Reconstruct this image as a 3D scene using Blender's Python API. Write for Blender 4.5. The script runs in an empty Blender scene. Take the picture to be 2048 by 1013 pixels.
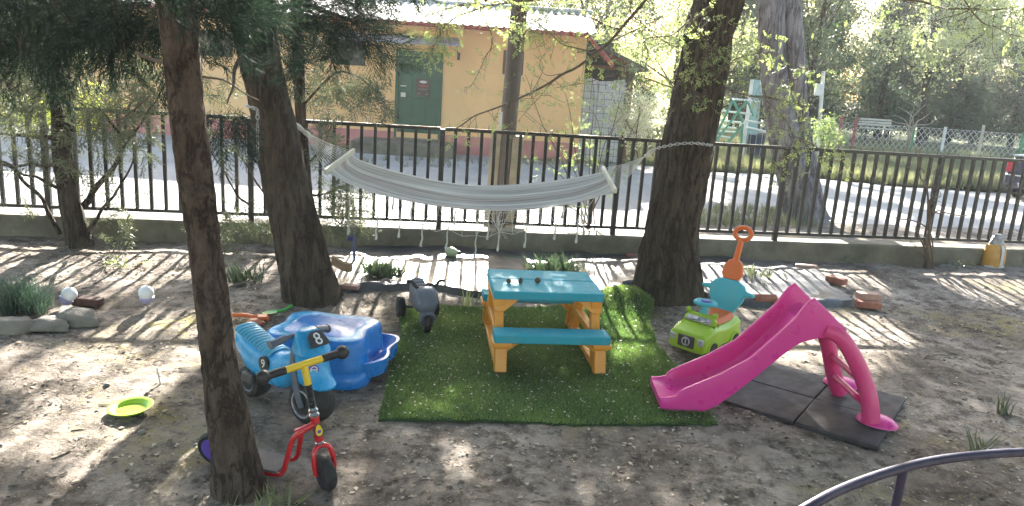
import bpy, bmesh, math, random
import numpy as np
from mathutils import Vector, Matrix, noise
from math import radians as rad, sin, cos, pi, atan2, tan
random.seed(7); VEIL = .0010
rng = np.random.default_rng(7)
scene = bpy.context.scene
col = scene.collection

# ---------------------------------------------------------------- camera
H = 1.78; FPX = 1500.0; PITCH = rad(13.1); ROLL = rad(3.8)
_R0 = np.array([1., 0, 0]); CF = np.array([0, cos(PITCH), -sin(PITCH)]); _U0 = np.array([0, sin(PITCH), cos(PITCH)])
CR = cos(ROLL)*_R0 + sin(ROLL)*_U0; CU = -sin(ROLL)*_R0 + cos(ROLL)*_U0
CP = np.array([0, 0, H])
cam_data = bpy.data.cameras.new("camera"); cam = bpy.data.objects.new("camera", cam_data); col.objects.link(cam)
cam.matrix_world = Matrix(((CR[0], CU[0], -CF[0], 0), (CR[1], CU[1], -CF[1], 0), (CR[2], CU[2], -CF[2], H), (0, 0, 0, 1)))
cam_data.sensor_width = 36; cam_data.lens = FPX/2048*36; cam_data.clip_start = 0.05; cam_data.clip_end = 3000
scene.camera = cam
# ---------------------------------------------------------------- light
SUN_EL = rad(25); SUN_AZ = rad(-3.5)          # azimuth measured from +Y towards +X
SUN = np.array([sin(SUN_AZ)*cos(SUN_EL), cos(SUN_AZ)*cos(SUN_EL), sin(SUN_EL)])
world = bpy.data.worlds.new("World"); scene.world = world; world.use_nodes = True
wn = world.node_tree.nodes; wl = world.node_tree.links
sky = wn.new('ShaderNodeTexSky'); sky.sky_type = 'NISHITA'; sky.sun_disc = False
sky.sun_elevation = SUN_EL; sky.sun_rotation = SUN_AZ; sky.air_density = 1.3; sky.dust_density = 2.5; sky.ozone_density = 1.0
wn['Background'].inputs['Strength'].default_value = 0.08
wl.new(sky.outputs[0], wn['Background'].inputs['Color'])
sun_d = bpy.data.lights.new("sun", 'SUN'); sun_d.energy = 5.0; sun_d.angle = rad(0.5); sun_d.color = (1.0, 0.95, 0.86)
sun_o = bpy.data.objects.new("sun", sun_d); col.objects.link(sun_o)
sun_o.rotation_euler = Vector(-SUN).to_track_quat('-Z', 'Y').to_euler(); sun_o.location = (0, 20, 20)
vs = scene.view_settings; vs.view_transform = 'Standard'; vs.look = 'None'; vs.gamma = 1; vs.exposure = 3.05
scene.cycles.max_bounces = 8; scene.cycles.diffuse_bounces = 4; scene.cycles.transparent_max_bounces = 8
try: scene.cycles.use_denoising = True
except Exception: pass
scene.cycles.sample_clamp_indirect = 6.0

# pixel of the photograph (2048 wide) -> a point of the place
def ray(x, y): return CF + CR*(x-1024)/FPX + CU*(506.5-y)/FPX
def G(x, y, z=0.0):
    d = ray(x, y); return CP + d*((z-H)/d[2])
def D(x, y, Y):
    d = ray(x, y); return CP + d*(Y/d[1])
def pix(P):
    v = np.asarray(P, float) - CP; d = v @ CF
    return 1024+FPX*(v @ CR)/d, 506.5-FPX*(v @ CU)/d

# ---------------------------------------------------------------- materials
def ramp(nt, fac, stops):
    r = nt.nodes.new('ShaderNodeValToRGB'); e = r.color_ramp.elements
    while len(e) < len(stops): e.new(0.5)
    for el, (p, c) in zip(e, stops): el.position = p; el.color = (*c, 1) if len(c) == 3 else c
    nt.links.new(fac, r.inputs[0]); return r.outputs[0]
def tex(nt, kind='Noise', scale=5, detail=4, coord='Object', stretch=None, **kw):
    t = nt.nodes.new('ShaderNodeTex'+kind)
    tc = nt.nodes.new('ShaderNodeTexCoord'); out = tc.outputs[coord]
    if stretch:
        mp = nt.nodes.new('ShaderNodeMapping'); mp.inputs['Scale'].default_value = stretch
        nt.links.new(out, mp.inputs[0]); out = mp.outputs[0]
    nt.links.new(out, t.inputs['Vector'])
    if 'Scale' in t.inputs: t.inputs['Scale'].default_value = scale
    if 'Detail' in t.inputs: t.inputs['Detail'].default_value = detail
    for k, v in kw.items():
        if k in t.inputs: t.inputs[k].default_value = v
        else: setattr(t, k, v)
    return t
def mixc(nt, a, b, fac, mode='MIX'):
    m = nt.nodes.new('ShaderNodeMix'); m.data_type = 'RGBA'; m.blend_type = mode
    for s, v in ((m.inputs[6], a), (m.inputs[7], b)):
        if isinstance(v, tuple): s.default_value = (*v, 1)
        else: nt.links.new(v, s)
    if isinstance(fac, (int, float)): m.inputs[0].default_value = fac
    else: nt.links.new(fac, m.inputs[0])
    return m.outputs[2]
def bump(nt, bs, h, strength, dist=0.01):
    b = nt.nodes.new('ShaderNodeBump'); b.inputs['Strength'].default_value = strength; b.inputs['Distance'].default_value = dist
    nt.links.new(h, b.inputs['Height']); nt.links.new(b.outputs[0], bs.inputs['Normal'])
def base(name):
    m = bpy.data.materials.new(name); m.use_nodes = True
    return m, m.node_tree, m.node_tree.nodes['Principled BSDF']
def mat(name, c, rough=0.5, var=0.15, scale=6, bmp=0.0, bscale=60, metal=0, spec=0.5, coat=0.0, dirt=0.0, dirtc=(.25, .2, .15), stretch=None, bdist=.004, trans=0):
    m, nt, bs = base(name)
    lo = tuple(max(0, x*(1-var)) for x in c); hi = tuple(min(1, x*(1+var)) for x in c)
    t = tex(nt, scale=scale, detail=5, stretch=stretch)
    o = ramp(nt, t.outputs[0], [(.3, lo), (.7, hi)])
    if dirt:
        d = tex(nt, scale=scale*2.3, detail=8, Roughness=.7)
        o = mixc(nt, o, dirtc, ramp(nt, d.outputs[0], [(.5, (0, 0, 0)), (.78, (dirt,)*3)]))
    nt.links.new(o, bs.inputs['Base Color'])
    rr = tex(nt, scale=scale*3, detail=4)
    nt.links.new(ramp(nt, rr.outputs[0], [(.3, (rough*.8,)*3), (.7, (min(1, rough*1.2),)*3)]), bs.inputs['Roughness'])
    bs.inputs['Metallic'].default_value = metal; bs.inputs['Specular IOR Level'].default_value = spec
    bs.inputs['Coat Weight'].default_value = coat; bs.inputs['Coat Roughness'].default_value = .15
    if bmp:
        b = tex(nt, scale=bscale, detail=6, stretch=stretch); bump(nt, bs, b.outputs[0], bmp, bdist)
    return m
def plastic(name, c, rough=.38, dirt=.25): return mat(name, c, rough, .03, 5, bmp=.12, bscale=220, dirt=dirt, dirtc=(.32, .27, .2), bdist=.001)
def leafmat(name, c, c2, trans=.5, rough=.55, gloss=.08):
    m = bpy.data.materials.new(name); m.use_nodes = True; nt = m.node_tree; nt.nodes.clear()
    out = nt.nodes.new('ShaderNodeOutputMaterial')
    at = nt.nodes.new('ShaderNodeAttribute'); at.attribute_name = 'tint'
    cc = ramp(nt, at.outputs['Fac'], [(0, c), (1, c2)])
    df = nt.nodes.new('ShaderNodeBsdfDiffuse'); tr = nt.nodes.new('ShaderNodeBsdfTranslucent'); gl = nt.nodes.new('ShaderNodeBsdfGlossy')
    gl.inputs['Roughness'].default_value = rough
    tc = mixc(nt, cc, (1.0, 1.0, .35), .35, 'MULTIPLY')
    br = nt.nodes.new('ShaderNodeMix'); br.data_type = 'RGBA'; br.blend_type = 'ADD'; br.inputs[0].default_value = 1
    nt.links.new(cc, df.inputs[0]); nt.links.new(tc, br.inputs[6]); nt.links.new(tc, br.inputs[7]); nt.links.new(br.outputs[2], tr.inputs[0])
    a = nt.nodes.new('ShaderNodeMixShader'); a.inputs[0].default_value = trans
    nt.links.new(df.outputs[0], a.inputs[1]); nt.links.new(tr.outputs[0], a.inputs[2])
    b = nt.nodes.new('ShaderNodeMixShader'); b.inputs[0].default_value = gloss
    nt.links.new(a.outputs[0], b.inputs[1]); nt.links.new(gl.outputs[0], b.inputs[2]); nt.links.new(b.outputs[0], out.inputs[0])
    return m
def barkmat(name, dark, light, scale=9, stretch=(1, 1, .22)):
    m, nt, bs = base(name)
    t = tex(nt, scale=scale, detail=10, stretch=stretch, Roughness=.7, Distortion=.12)
    f = tex(nt, scale=scale*.55, detail=6, stretch=stretch, Roughness=.65, Distortion=.35)
    cr = nt.nodes.new('ShaderNodeMath'); cr.operation = 'SUBTRACT'; cr.inputs[1].default_value = .5; nt.links.new(f.outputs[0], cr.inputs[0])
    ab = nt.nodes.new('ShaderNodeMath'); ab.operation = 'ABSOLUTE'; nt.links.new(cr.outputs[0], ab.inputs[0])
    t2 = tex(nt, scale=2.2, detail=4); t3 = tex(nt, scale=scale*7, detail=5, stretch=(1, 1, .5))
    c = ramp(nt, t.outputs[0], [(.32, dark), (.66, light)])
    c = mixc(nt, tuple(x*.4 for x in dark), c, ramp(nt, ab.outputs[0], [(0, (.15,)*3), (.05, (1,)*3)]))
    c = mixc(nt, c, tuple(x*1.3 for x in light), ramp(nt, t2.outputs[0], [(.5, (0,)*3), (.75, (.35,)*3)]))
    c = mixc(nt, c, tuple(x*.6 for x in dark), ramp(nt, t3.outputs[0], [(.55, (0,)*3), (.72, (.6,)*3)]))
    nt.links.new(c, bs.inputs['Base Color']); bs.inputs['Roughness'].default_value = .95; bs.inputs['Specular IOR Level'].default_value = .2
    s = nt.nodes.new('ShaderNodeMath'); s.operation = 'MINIMUM'; s.inputs[1].default_value = .12; nt.links.new(ab.outputs[0], s.inputs[0])
    mx = nt.nodes.new('ShaderNodeMath'); mx.operation = 'MULTIPLY_ADD'; mx.inputs[1].default_value = 5; nt.links.new(s.outputs[0], mx.inputs[0]); nt.links.new(t.outputs[0], mx.inputs[2])
    bump(nt, bs, mx.outputs[0], .9, .02)
    return m

# ---------------------------------------------------------------- mesh helpers
def frames(pts):
    pts = [Vector(p) for p in pts]; T = []
    for i in range(len(pts)):
        a = pts[max(0, i-1)]; b = pts[min(len(pts)-1, i+1)]
        T.append((b-a).normalized() if (b-a).length > 1e-9 else Vector((0, 0, 1)))
    up = Vector((0, 0, 1)) if abs(T[0].z) < .9 else Vector((0, 1, 0))
    n = T[0].cross(up).normalized(); out = []
    for i, t in enumerate(T):
        n = (n - t*n.dot(t))
        n = n.normalized() if n.length > 1e-6 else t.orthogonal().normalized()
        out.append((pts[i], t, n, t.cross(n)))
    return out
def smooth_path(pts, k=6):
    P = [Vector(p) for p in pts]; out = []
    for i in range(len(P)-1):
        p0 = P[max(0, i-1)]; p1 = P[i]; p2 = P[i+1]; p3 = P[min(len(P)-1, i+2)]
        for j in range(k):
            t = j/k; out.append(.5*((2*p1)+(p2-p0)*t+(2*p0-5*p1+4*p2-p3)*t*t+(3*p1-p0-3*p2+p3)*t**3))
    out.append(P[-1]); return out
class MB:
    def __init__(s): s.v = []; s.f = []
    def add(s, vs, fs, M=None):
        o = len(s.v)
        for p in vs:
            p = Vector(p); s.v.append(M @ p if M is not None else p)
        for f in fs: s.f.append([i+o for i in f])
        return s
    def box(s, c, size, M=None, taper=1.0):
        x, y, z = [a/2 for a in size]; t = taper
        vs = [(-x, -y, -z), (x, -y, -z), (x, y, -z), (-x, y, -z), (-x*t, -y*t, z), (x*t, -y*t, z), (x*t, y*t, z), (-x*t, y*t, z)]
        vs = [Vector(p)+Vector(c) for p in vs]
        return s.add(vs, [(3, 2, 1, 0), (4, 5, 6, 7), (0, 1, 5, 4), (1, 2, 6, 5), (2, 3, 7, 6), (3, 0, 4, 7)], M)
    def tube(s, pts, r, n=8, closed=False, M=None, flat=1.0):
        pts = list(pts); m = len(pts); fr = frames(pts + ([pts[0], pts[1]] if closed else []))[:m]
        R = r if hasattr(r, '__len__') else [r]*m
        vs = []; fs = []
        for (p, t, a, b), rr in zip(fr, R):
            for k in range(n):
                q = 2*pi*k/n; vs.append(p + a*rr*cos(q) + b*rr*flat*sin(q))
        for i in range(m if closed else m-1):
            for k in range(n):
                i2 = (i+1) % m
                fs.append((i*n+k, i*n+(k+1) % n, i2*n+(k+1) % n, i2*n+k))
        if not closed: fs.append(tuple(range(n))[::-1]); fs.append(tuple((m-1)*n+k for k in range(n)))
        return s.add(vs, fs, M)
    def lathe(s, prof, n=24, M=None):
        vs = []; fs = []
        for (r, z) in prof:
            for k in range(n): q = 2*pi*k/n; vs.append((r*cos(q), r*sin(q), z))
        for i in range(len(prof)-1):
            for k in range(n): fs.append((i*n+k, i*n+(k+1) % n, (i+1)*n+(k+1) % n, (i+1)*n+k))
        if prof[0][0] > 1e-5: fs.append(tuple(range(n))[::-1])
        if prof[-1][0] > 1e-5: fs.append(tuple((len(prof)-1)*n+k for k in range(n)))
        return s.add(vs, fs, M)
    def prism(s, poly, z0, z1, M=None):
        n = len(poly)
        vs = [(x, y, z0) for x, y in poly]+[(x, y, z1) for x, y in poly]
        fs = [tuple(range(n))[::-1], tuple(range(n, 2*n))]+[(i, (i+1) % n, n+(i+1) % n, n+i) for i in range(n)]
        return s.add(vs, fs, M)
    def loft(s, rings, cap=True, M=None):
        n = len(rings[0]); vs = [p for r in rings for p in r]; fs = []
        for i in range(len(rings)-1):
            for k in range(n): fs.append((i*n+k, i*n+(k+1) % n, (i+1)*n+(k+1) % n, (i+1)*n+k))
        if cap: fs.append(tuple(range(n))[::-1]); fs.append(tuple((len(rings)-1)*n+k for k in range(n)))
        return s.add(vs, fs, M)
    def sheet(s, rows, M=None):
        n = len(rows[0]); vs = [p for r in rows for p in r]
        return s.add(vs, [(i*n+k, i*n+k+1, (i+1)*n+k+1, (i+1)*n+k) for i in range(len(rows)-1) for k in range(n-1)], M)
    def ball(s, c, r, n=16, m=10, M=None):
        r = r if hasattr(r, '__len__') else (r, r, r); vs = []; fs = []
        for i in range(1, m):
            a = pi*i/m
            for k in range(n): q = 2*pi*k/n; vs.append((c[0]+r[0]*sin(a)*cos(q), c[1]+r[1]*sin(a)*sin(q), c[2]+r[2]*cos(a)))
        T = len(vs); vs += [(c[0], c[1], c[2]+r[2]), (c[0], c[1], c[2]-r[2])]
        for i in range(m-2):
            for k in range(n): fs.append((i*n+k, (i+1)*n+k, (i+1)*n+(k+1) % n, i*n+(k+1) % n))
        for k in range(n):
            fs.append((T, k, (k+1) % n)); fs.append((T+1, (m-2)*n+(k+1) % n, (m-2)*n+k))
        return s.add(vs, fs, M)
    def torus(s, c, R, r, M=None, n=32, m=10):
        return s.tube([(c[0]+R*cos(2*pi*k/n), c[1]+R*sin(2*pi*k/n), c[2]) for k in range(n)], r, m, closed=True, M=M)
    def build(s, name, m, parent=None, smooth=True, bevel=0, seg=2, sub=0, angle=38, origin=None, solid=0):
        me = bpy.data.meshes.new(name)
        V = s.v
        if origin is not None: o = Vector(origin); V = [p-o for p in V]
        me.from_pydata([tuple(p) for p in V], [], s.f)
        bm = bmesh.new(); bm.from_mesh(me); bmesh.ops.recalc_face_normals(bm, faces=bm.faces); bm.to_mesh(me); bm.free()
        me.materials.append(m)
        if smooth:
            me.shade_smooth()
            if not sub: me.set_sharp_from_angle(angle=rad(angle))
        o = bpy.data.objects.new(name, me); col.objects.link(o)
        if parent: o.parent = parent
        if solid: md = o.modifiers.new('solid', 'SOLIDIFY'); md.thickness = solid; md.offset = 0
        if bevel:
            md = o.modifiers.new('bevel', 'BEVEL'); md.width = bevel; md.segments = seg; md.limit_method = 'ANGLE'; md.angle_limit = rad(30)
        if sub: md = o.modifiers.new('sub', 'SUBSURF'); md.levels = md.render_levels = sub
        if origin is not None and parent is None: o.location = origin
        return o
def tag(o, label=None, cat=None, group=None, kind=None):
    if label: o['label'] = label
    if cat: o['category'] = cat
    if group: o['group'] = group
    if kind: o['kind'] = kind
    return o
def thing(name, label, cat, loc=(0, 0, 0), rz=0, group=None, rot=None):
    o = bpy.data.objects.new(name, None); col.objects.link(o); o.empty_display_size = .1
    o.location = tuple(loc); o.rotation_euler = rot if rot else (0, 0, rz)
    return tag(o, label, cat, group)
def dup(root, loc, rz=0, scale=1, label=None, group=None):
    kids = {}
    for ch in bpy.data.objects:
        if ch.parent: kids.setdefault(ch.parent.name, []).append(ch)
    def cp(o, par):
        c = o.copy(); col.objects.link(c)
        if par: c.parent = par
        for ch in kids.get(o.name, []): cp(ch, c)
        return c
    r = cp(root, None); r.location = tuple(loc); r.rotation_euler = (0, 0, rz); r.scale = (scale,)*3
    if label: r['label'] = label
    if group: r['group'] = group
    return r
def npmesh(name, V, F, m, parent=None, tint=None, smooth=False, origin=None):
    V = np.asarray(V, np.float32); F = np.asarray(F, np.int32)
    if origin is not None: V = V - np.asarray(origin, np.float32)
    me = bpy.data.meshes.new(name); k = F.shape[1]
    me.vertices.add(len(V)); me.vertices.foreach_set('co', V.ravel())
    me.loops.add(F.size); me.loops.foreach_set('vertex_index', F.ravel())
    me.polygons.add(len(F)); me.polygons.foreach_set('loop_start', np.arange(0, F.size, k, dtype=np.int32))
    if smooth: me.polygons.foreach_set('use_smooth', np.ones(len(F), bool))
    me.update(calc_edges=True)
    if tint is not None:
        a = me.attributes.new('tint', 'FLOAT', 'POINT'); a.data.foreach_set('value', np.asarray(tint, np.float32))
    me.materials.append(m)
    o = bpy.data.objects.new(name, me); col.objects.link(o)
    if parent: o.parent = parent
    elif origin is not None: o.location = tuple(origin)
    return o
def rots(n, dirs=None, spread=1.0):
    """n rotation matrices whose local +X points along dirs (jittered) with a random roll"""
    d = rng.normal(size=(n, 3))*spread
    if dirs is not None: d = d + np.asarray(dirs)
    d /= np.linalg.norm(d, axis=1)[:, None]+1e-9
    u = rng.normal(size=(n, 3)); b = np.cross(d, u); b /= np.linalg.norm(b, axis=1)[:, None]+1e-9
    c = np.cross(d, b)
    return np.stack([d, b, c], -1)
def scatter(tv, tf, pos, R, sc):
    pos = np.asarray(pos); n = len(pos); sc = np.broadcast_to(np.asarray(sc, float), (n,))
    V = pos[:, None, :] + np.einsum('nij,kj->nki', R, tv)*sc[:, None, None]
    F = (tf[None] + (np.arange(n)*len(tv))[:, None, None]).reshape(-1, tf.shape[1])
    return V.reshape(-1, 3), F
def text(name, s, size, m, M, parent=None, ext=.0015):
    c = bpy.data.curves.new(name, 'FONT'); c.body = s; c.size = size; c.extrude = ext; c.align_x = 'CENTER'; c.align_y = 'CENTER'
    f = bpy.data.objects.new(name, c); col.objects.link(f); bpy.context.view_layer.update()
    me = bpy.data.meshes.new_from_object(f.evaluated_get(bpy.context.evaluated_depsgraph_get())); me.materials.clear(); me.materials.append(m)
    bpy.data.objects.remove(f); bpy.data.curves.remove(c)
    o = bpy.data.objects.new(name, me); col.objects.link(o)
    if parent: o.parent = parent
    o.matrix_local = M
    return o
def axes(o, x, y):
    """matrix with local X along x, local Y near y, at o"""
    x = Vector(x).normalized(); z = x.cross(Vector(y)).normalized(); y = z.cross(x)
    return Matrix(((x[0], y[0], z[0], o[0]), (x[1], y[1], z[1], o[1]), (x[2], y[2], z[2], o[2]), (0, 0, 0, 1)))
RX = lambda a: Matrix.Rotation(a, 4, 'X'); RY = lambda a: Matrix.Rotation(a, 4, 'Y'); RZ = lambda a: Matrix.Rotation(a, 4, 'Z')
TR = lambda *p: Matrix.Translation(p)
def nz(x, y, z=0.): return noise.noise(Vector((x, y, z)))

# leaf templates --------------------------------------------------------------
def t_pinnate(pairs=5, L=.12, ll=.036, lw=.016):
    v = []; f = []; r = np.random.default_rng(12)
    def leaf(p, d, w):
        d = np.array(d); d = d/np.linalg.norm(d); s = np.cross(d, [0, 0, 1]); s = s/np.linalg.norm(s)
        o = len(v); b = np.array(p)
        v.extend([b, b+d*ll*.5+s*w*.5+np.array([0, 0, .003]), b+d*ll, b+d*ll*.5-s*w*.5+np.array([0, 0, .003])]); f.append([o, o+1, o+2, o+3])
    for i in range(pairs):
        x = L*(.25+.75*i/pairs); dz = -.25*(i/pairs)**2*L
        for sg in (1, -1):
            k = r.uniform(.75, 1.15); d = np.array([.5, .85*sg, -.15])+r.normal(size=3)*.28; o = len(v)
            if r.random() < .9: leaf((x+r.normal()*.006, 0, dz), d, lw*k)
    leaf((L, 0, -.25*L), (1, 0, -.4), lw)
    return np.array(v), np.array(f)
def t_needles(L=.30, nb=13, nn=13, nl=.042, w=.0022, droop=.35, seed=1, jit=.42):
    r = np.random.default_rng(seed); v = []; f = []
    def quad(a, b, w):
        d = b-a; s = np.cross(d, r.normal(size=3)); s = s/(np.linalg.norm(s)+1e-9)*w; o = len(v)
        v.extend([a-s, a+s, b+s*.4, b-s*.4]); f.append([o, o+1, o+2, o+3])
    for i in range(nb):
        t = (i+1)/nb; p = np.array([L*t*.85, 0, -droop*L*t*t])
        sg = 1 if i % 2 else -1
        bl = L*(.62-.42*t)
        d = np.array([.75, sg*(.75-.3*t), r.normal()*.25-.15]); d /= np.linalg.norm(d)
        quad(p-np.array([L*.07, 0, 0]), p+d*.004, .0022)
        last = p
        for k in range(nn):
            q = (k+.5)/nn; pp = p+d*bl*q+np.array([0, 0, -droop*bl*q*q])
            nd = d*1.0+r.normal(size=3)*jit; nd /= np.linalg.norm(nd)
            quad(pp, pp+nd*nl*(.7+.5*r.random()), w)
        quad(p, p+d*bl*.9+np.array([0, 0, -droop*bl*.8]), .0016)
    return np.array(v), np.array(f)
def t_clump(n=22, R=.3, s=.09, seed=3, flat=.8):
    r = np.random.default_rng(seed); v = []; f = []
    for i in range(n):
        c = r.normal(size=3); c = c/np.linalg.norm(c)*R*r.random()**.45*np.array([1, 1, flat])
        a = r.normal(size=3); a /= np.linalg.norm(a); b = np.cross(a, r.normal(size=3)); b /= np.linalg.norm(b)
        k = s*(.6+.7*r.random()); o = len(v)
        v.extend([c-a*k*.55, c+b*k*.3, c+a*k*.55, c-b*k*.3]); f.append([o, o+1, o+2, o+3])
    return np.array(v), np.array(f)
T_PIN = t_pinnate(); T_NEED = t_needles(L=.34, nb=16, nn=9, nl=.034, w=.0028, droop=.5, jit=.26); T_NEED2 = t_needles(L=.2, nb=9, nn=9, nl=.022, w=.0035, droop=.15, seed=5)
T_CL = t_clump(); T_CLS = t_clump(16, .16, .05, 4); T_CLF = t_clump(26, .55, .17, 6)
def foliage(name, T, pos, m, parent, sc=(.8, 1.2), dirs=None, spread=1., origin=None, tint=None):
    pos = np.asarray(pos); n = len(pos)
    V, F = scatter(T[0], T[1], pos, rots(n, dirs, spread), rng.uniform(sc[0], sc[1], n))
    t = np.clip(rng.normal(.5, .25, n) if tint is None else tint, 0, 1)
    per = np.repeat(t, len(T[0])) + rng.normal(0, .12, n*len(T[0]))
    return npmesh(name, V, F, m, parent, np.clip(per, 0, 1), origin=origin)
# ================================================================ SETTING
def sstep(a, b, x):
    t = min(1, max(0, (x-a)/(b-a))); return t*t*(3-2*t)
F0 = Vector((-.7606, 7.449, 0)); FD = Vector((cos(rad(9.03)), sin(rad(9.03)), 0)); FN = Vector((-FD.y, FD.x, 0)); FS = 1.82
def fence_y(x): return F0.y + (x-F0.x)*FD.y/FD.x
MOUND = G(1258, 612)
def gz(x, y):
    fy = fence_y(x); z = .05*sstep(fy-1.5, fy-.5, y)*(1-sstep(fy+.15, fy+.5, y))
    near = 1-sstep(8.2, 9.5, y)
    z += near*(.018*nz(x*1.3, y*1.3, 1)+.011*nz(x*4, y*4, 2)+.010*nz(x*8, y*8, 3)-.012*max(0, nz(x*5.5, y*5.5, 9)-.25)+.006*nz(x*17, y*17, 5)+.004*nz(x*31, y*31, 6))
    z += .05*math.exp(-((x+1.45)**2+(y-5.55)**2)/.12)+.05*math.exp(-((x-1.38)**2+(y-6.35)**2)/.2)
    z += .03*math.exp(-((x+1.07)**2+(y-2.85)**2)/.05)
    return z
# ground material: grey sand, dark soil, dry moss, pale petals
def ground_material():
    m, nt, bs = base('sandy_soil')
    a = tex(nt, scale=1.1, detail=9, Roughness=.68); b = tex(nt, scale=7, detail=9, Roughness=.72); c = tex(nt, scale=45, detail=6, Roughness=.7)
    g = tex(nt, scale=.75, detail=6, Roughness=.6, coord='Object'); s = tex(nt, scale=120, detail=3)
    o = ramp(nt, a.outputs[0], [(.36, (.155, .125, .10)), (.62, (.40, .345, .295))])
    o = mixc(nt, o, (.06, .046, .036), ramp(nt, b.outputs[0], [(.45, (0,)*3), (.62, (.85,)*3)]))
    o = mixc(nt, o, (.44, .405, .37), ramp(nt, c.outputs[0], [(.57, (0,)*3), (.72, (.8,)*3)]))
    gm = nt.nodes.new('ShaderNodeMath'); gm.operation = 'MULTIPLY'
    nt.links.new(ramp(nt, g.outputs[0], [(.53, (0,)*3), (.63, (1,)*3)]), gm.inputs[0]); nt.links.new(ramp(nt, b.outputs[0], [(.40, (1,)*3), (.56, (0,)*3)]), gm.inputs[1])
    o = mixc(nt, o, (.24, .20, .075), gm.outputs[0])
    o = mixc(nt, o, (.07, .055, .04), ramp(nt, s.outputs[0], [(.62, (0,)*3), (.72, (.8,)*3)]))
    nt.links.new(o, bs.inputs['Base Color']); bs.inputs['Roughness'].default_value = .95; bs.inputs['Specular IOR Level'].default_value = .15
    ad = nt.nodes.new('ShaderNodeMath'); ad.operation = 'ADD'
    nt.links.new(b.outputs[0], ad.inputs[0]); nt.links.new(c.outputs[0], ad.inputs[1]); bump(nt, bs, ad.outputs[0], .8, .022)
    return m
M_SOIL = ground_material()
def grid_axis(lo, hi, step, outer):
    return np.concatenate([[-o for o in outer[::-1] if -o < lo], np.arange(lo, hi+1e-6, step), [o for o in outer if o > hi]])
gx = grid_axis(-6.5, 8.5, .036, [12, 16, 24, 40, 80, 200, 700]); gy = np.concatenate([[-700, -100, -20, -4, 0], np.arange(1.4, 4.6, .026), np.arange(4.6, 9.6, .045), [12, 16, 24, 40, 80, 200, 900]])
GV = np.array([(x, y, gz(x, y)) for y in gy for x in gx]); nx = len(gx)
ii, jj = np.meshgrid(np.arange(len(gy)-1), np.arange(nx-1), indexing='ij'); k0 = (ii*nx+jj).ravel()
ground = npmesh('ground', GV, np.stack([k0, k0+1, k0+nx+1, k0+nx], 1), M_SOIL, smooth=True); tag(ground, kind='structure', label='dry grey sandy garden soil with litter', cat='ground')

def poly_sheet(name, pts, z, m, jit=.0, step=.4):
    P = [Vector((p[0], p[1], 0)) for p in pts]; out = []
    for a, b in zip(P, P[1:]+P[:1]):
        n = max(1, int((b-a).length/step))
        for i in range(n):
            q = a.lerp(b, i/n); out.append((q.x+jit*nz(q.x*1.7, q.y*1.7, 7)+jit*.6*nz(q.x*5, q.y*5, 8), q.y+jit*nz(q.x*1.7, q.y*1.7, 9)+jit*.6*nz(q.x*5, q.y*5, 4), z))
    bm = bmesh.new(); f = bm.faces.new([bm.verts.new(p) for p in out]); bmesh.ops.triangulate(bm, faces=[f])
    me = bpy.data.meshes.new(name); bm.to_mesh(me); bm.free(); me.materials.append(m)
    o = bpy.data.objects.new(name, me); col.objects.link(o)
    if me.polygons and me.polygons[0].normal.z < 0: me.flip_normals()
    return o
def gravel_material():
    m, nt, bs = base('lane_gravel')
    a = tex(nt, scale=.6, detail=8, Roughness=.65); b = tex(nt, scale=28, detail=8, Roughness=.75); v = tex(nt, 'Voronoi', scale=55)
    o = ramp(nt, a.outputs[0], [(.35, (.30, .29, .29)), (.65, (.42, .405, .39))])
    o = mixc(nt, o, (.16, .15, .14), ramp(nt, b.outputs[0], [(.5, (0,)*3), (.7, (.7,)*3)]))
    o = mixc(nt, o, (.52, .5, .47), ramp(nt, v.outputs['Distance'], [(.1, (.5,)*3), (.4, (0,)*3)]))
    nt.links.new(o, bs.inputs['Base Color']); bs.inputs['Roughness'].default_value = .9; bump(nt, bs, b.outputs[0], .6, .03); return m
M_GRAV = gravel_material()
lane_pts = [(-16, 7.0), (-4, 7.35), (.9, 8.15), tuple(G(1440, 437)[:2]), tuple(G(1700, 448)[:2]), tuple(G(2100, 464)[:2]), tuple(G(2500, 480)[:2]),
            tuple(G(2500, 412)[:2]), tuple(G(1940, 384)[:2]), tuple(G(1790, 374)[:2]), tuple(G(1560, 351)[:2]), tuple(G(1420, 345)[:2]), (2.6, 17.5), (-16, 17.5)]
tag(poly_sheet('lane', lane_pts, .006, M_GRAV, .12), 'pale gravel lane beyond the fence', 'lane', kind='structure')
M_VERGE = mat('verge_turf', (.10, .12, .035), .95, .45, 1.4, bmp=.6, bscale=20, dirt=.5, dirtc=(.25, .23, .12))
tag(poly_sheet('verge', [(2.6, 17.5), tuple(G(1420, 345)[:2]), tuple(G(1560, 351)[:2]), tuple(G(1790, 374)[:2]), tuple(G(1940, 384)[:2]), tuple(G(2500, 412)[:2]), (60, 24), (60, 60), (2.6, 60)], .004, M_VERGE, .1),
    'rough grass verge across the lane', 'grass verge', kind='structure')
M_GRASS = leafmat('grass_blades', (.065, .085, .042), (.20, .195, .115), .45)
def t_tuft(n=9, h=.2, w=.006, sp=.35, seed=2):
    r = np.random.default_rng(seed); v = []; f = []
    for i in range(n):
        a = r.random()*2*pi; l = h*(.5+.6*r.random()); d = np.array([cos(a), sin(a), 0])*sp*(.3+r.random()); s = np.array([-sin(a), cos(a), 0])*w; b = r.normal(size=3)*.025; b[2] = 0; o = len(v)
        m1 = b+d*l*.4+np.array([0, 0, l*.6]); tp = b+d*l*1.1+np.array([0, 0, l])
        v.extend([b-s, b+s, m1+s*.7, m1-s*.7, tp, tp]); f.append([o, o+1, o+2, o+3]); f.append([o+3, o+2, o+4, o+5])
    return np.array(v), np.array(f)
T_TUFT = t_tuft()
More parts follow.
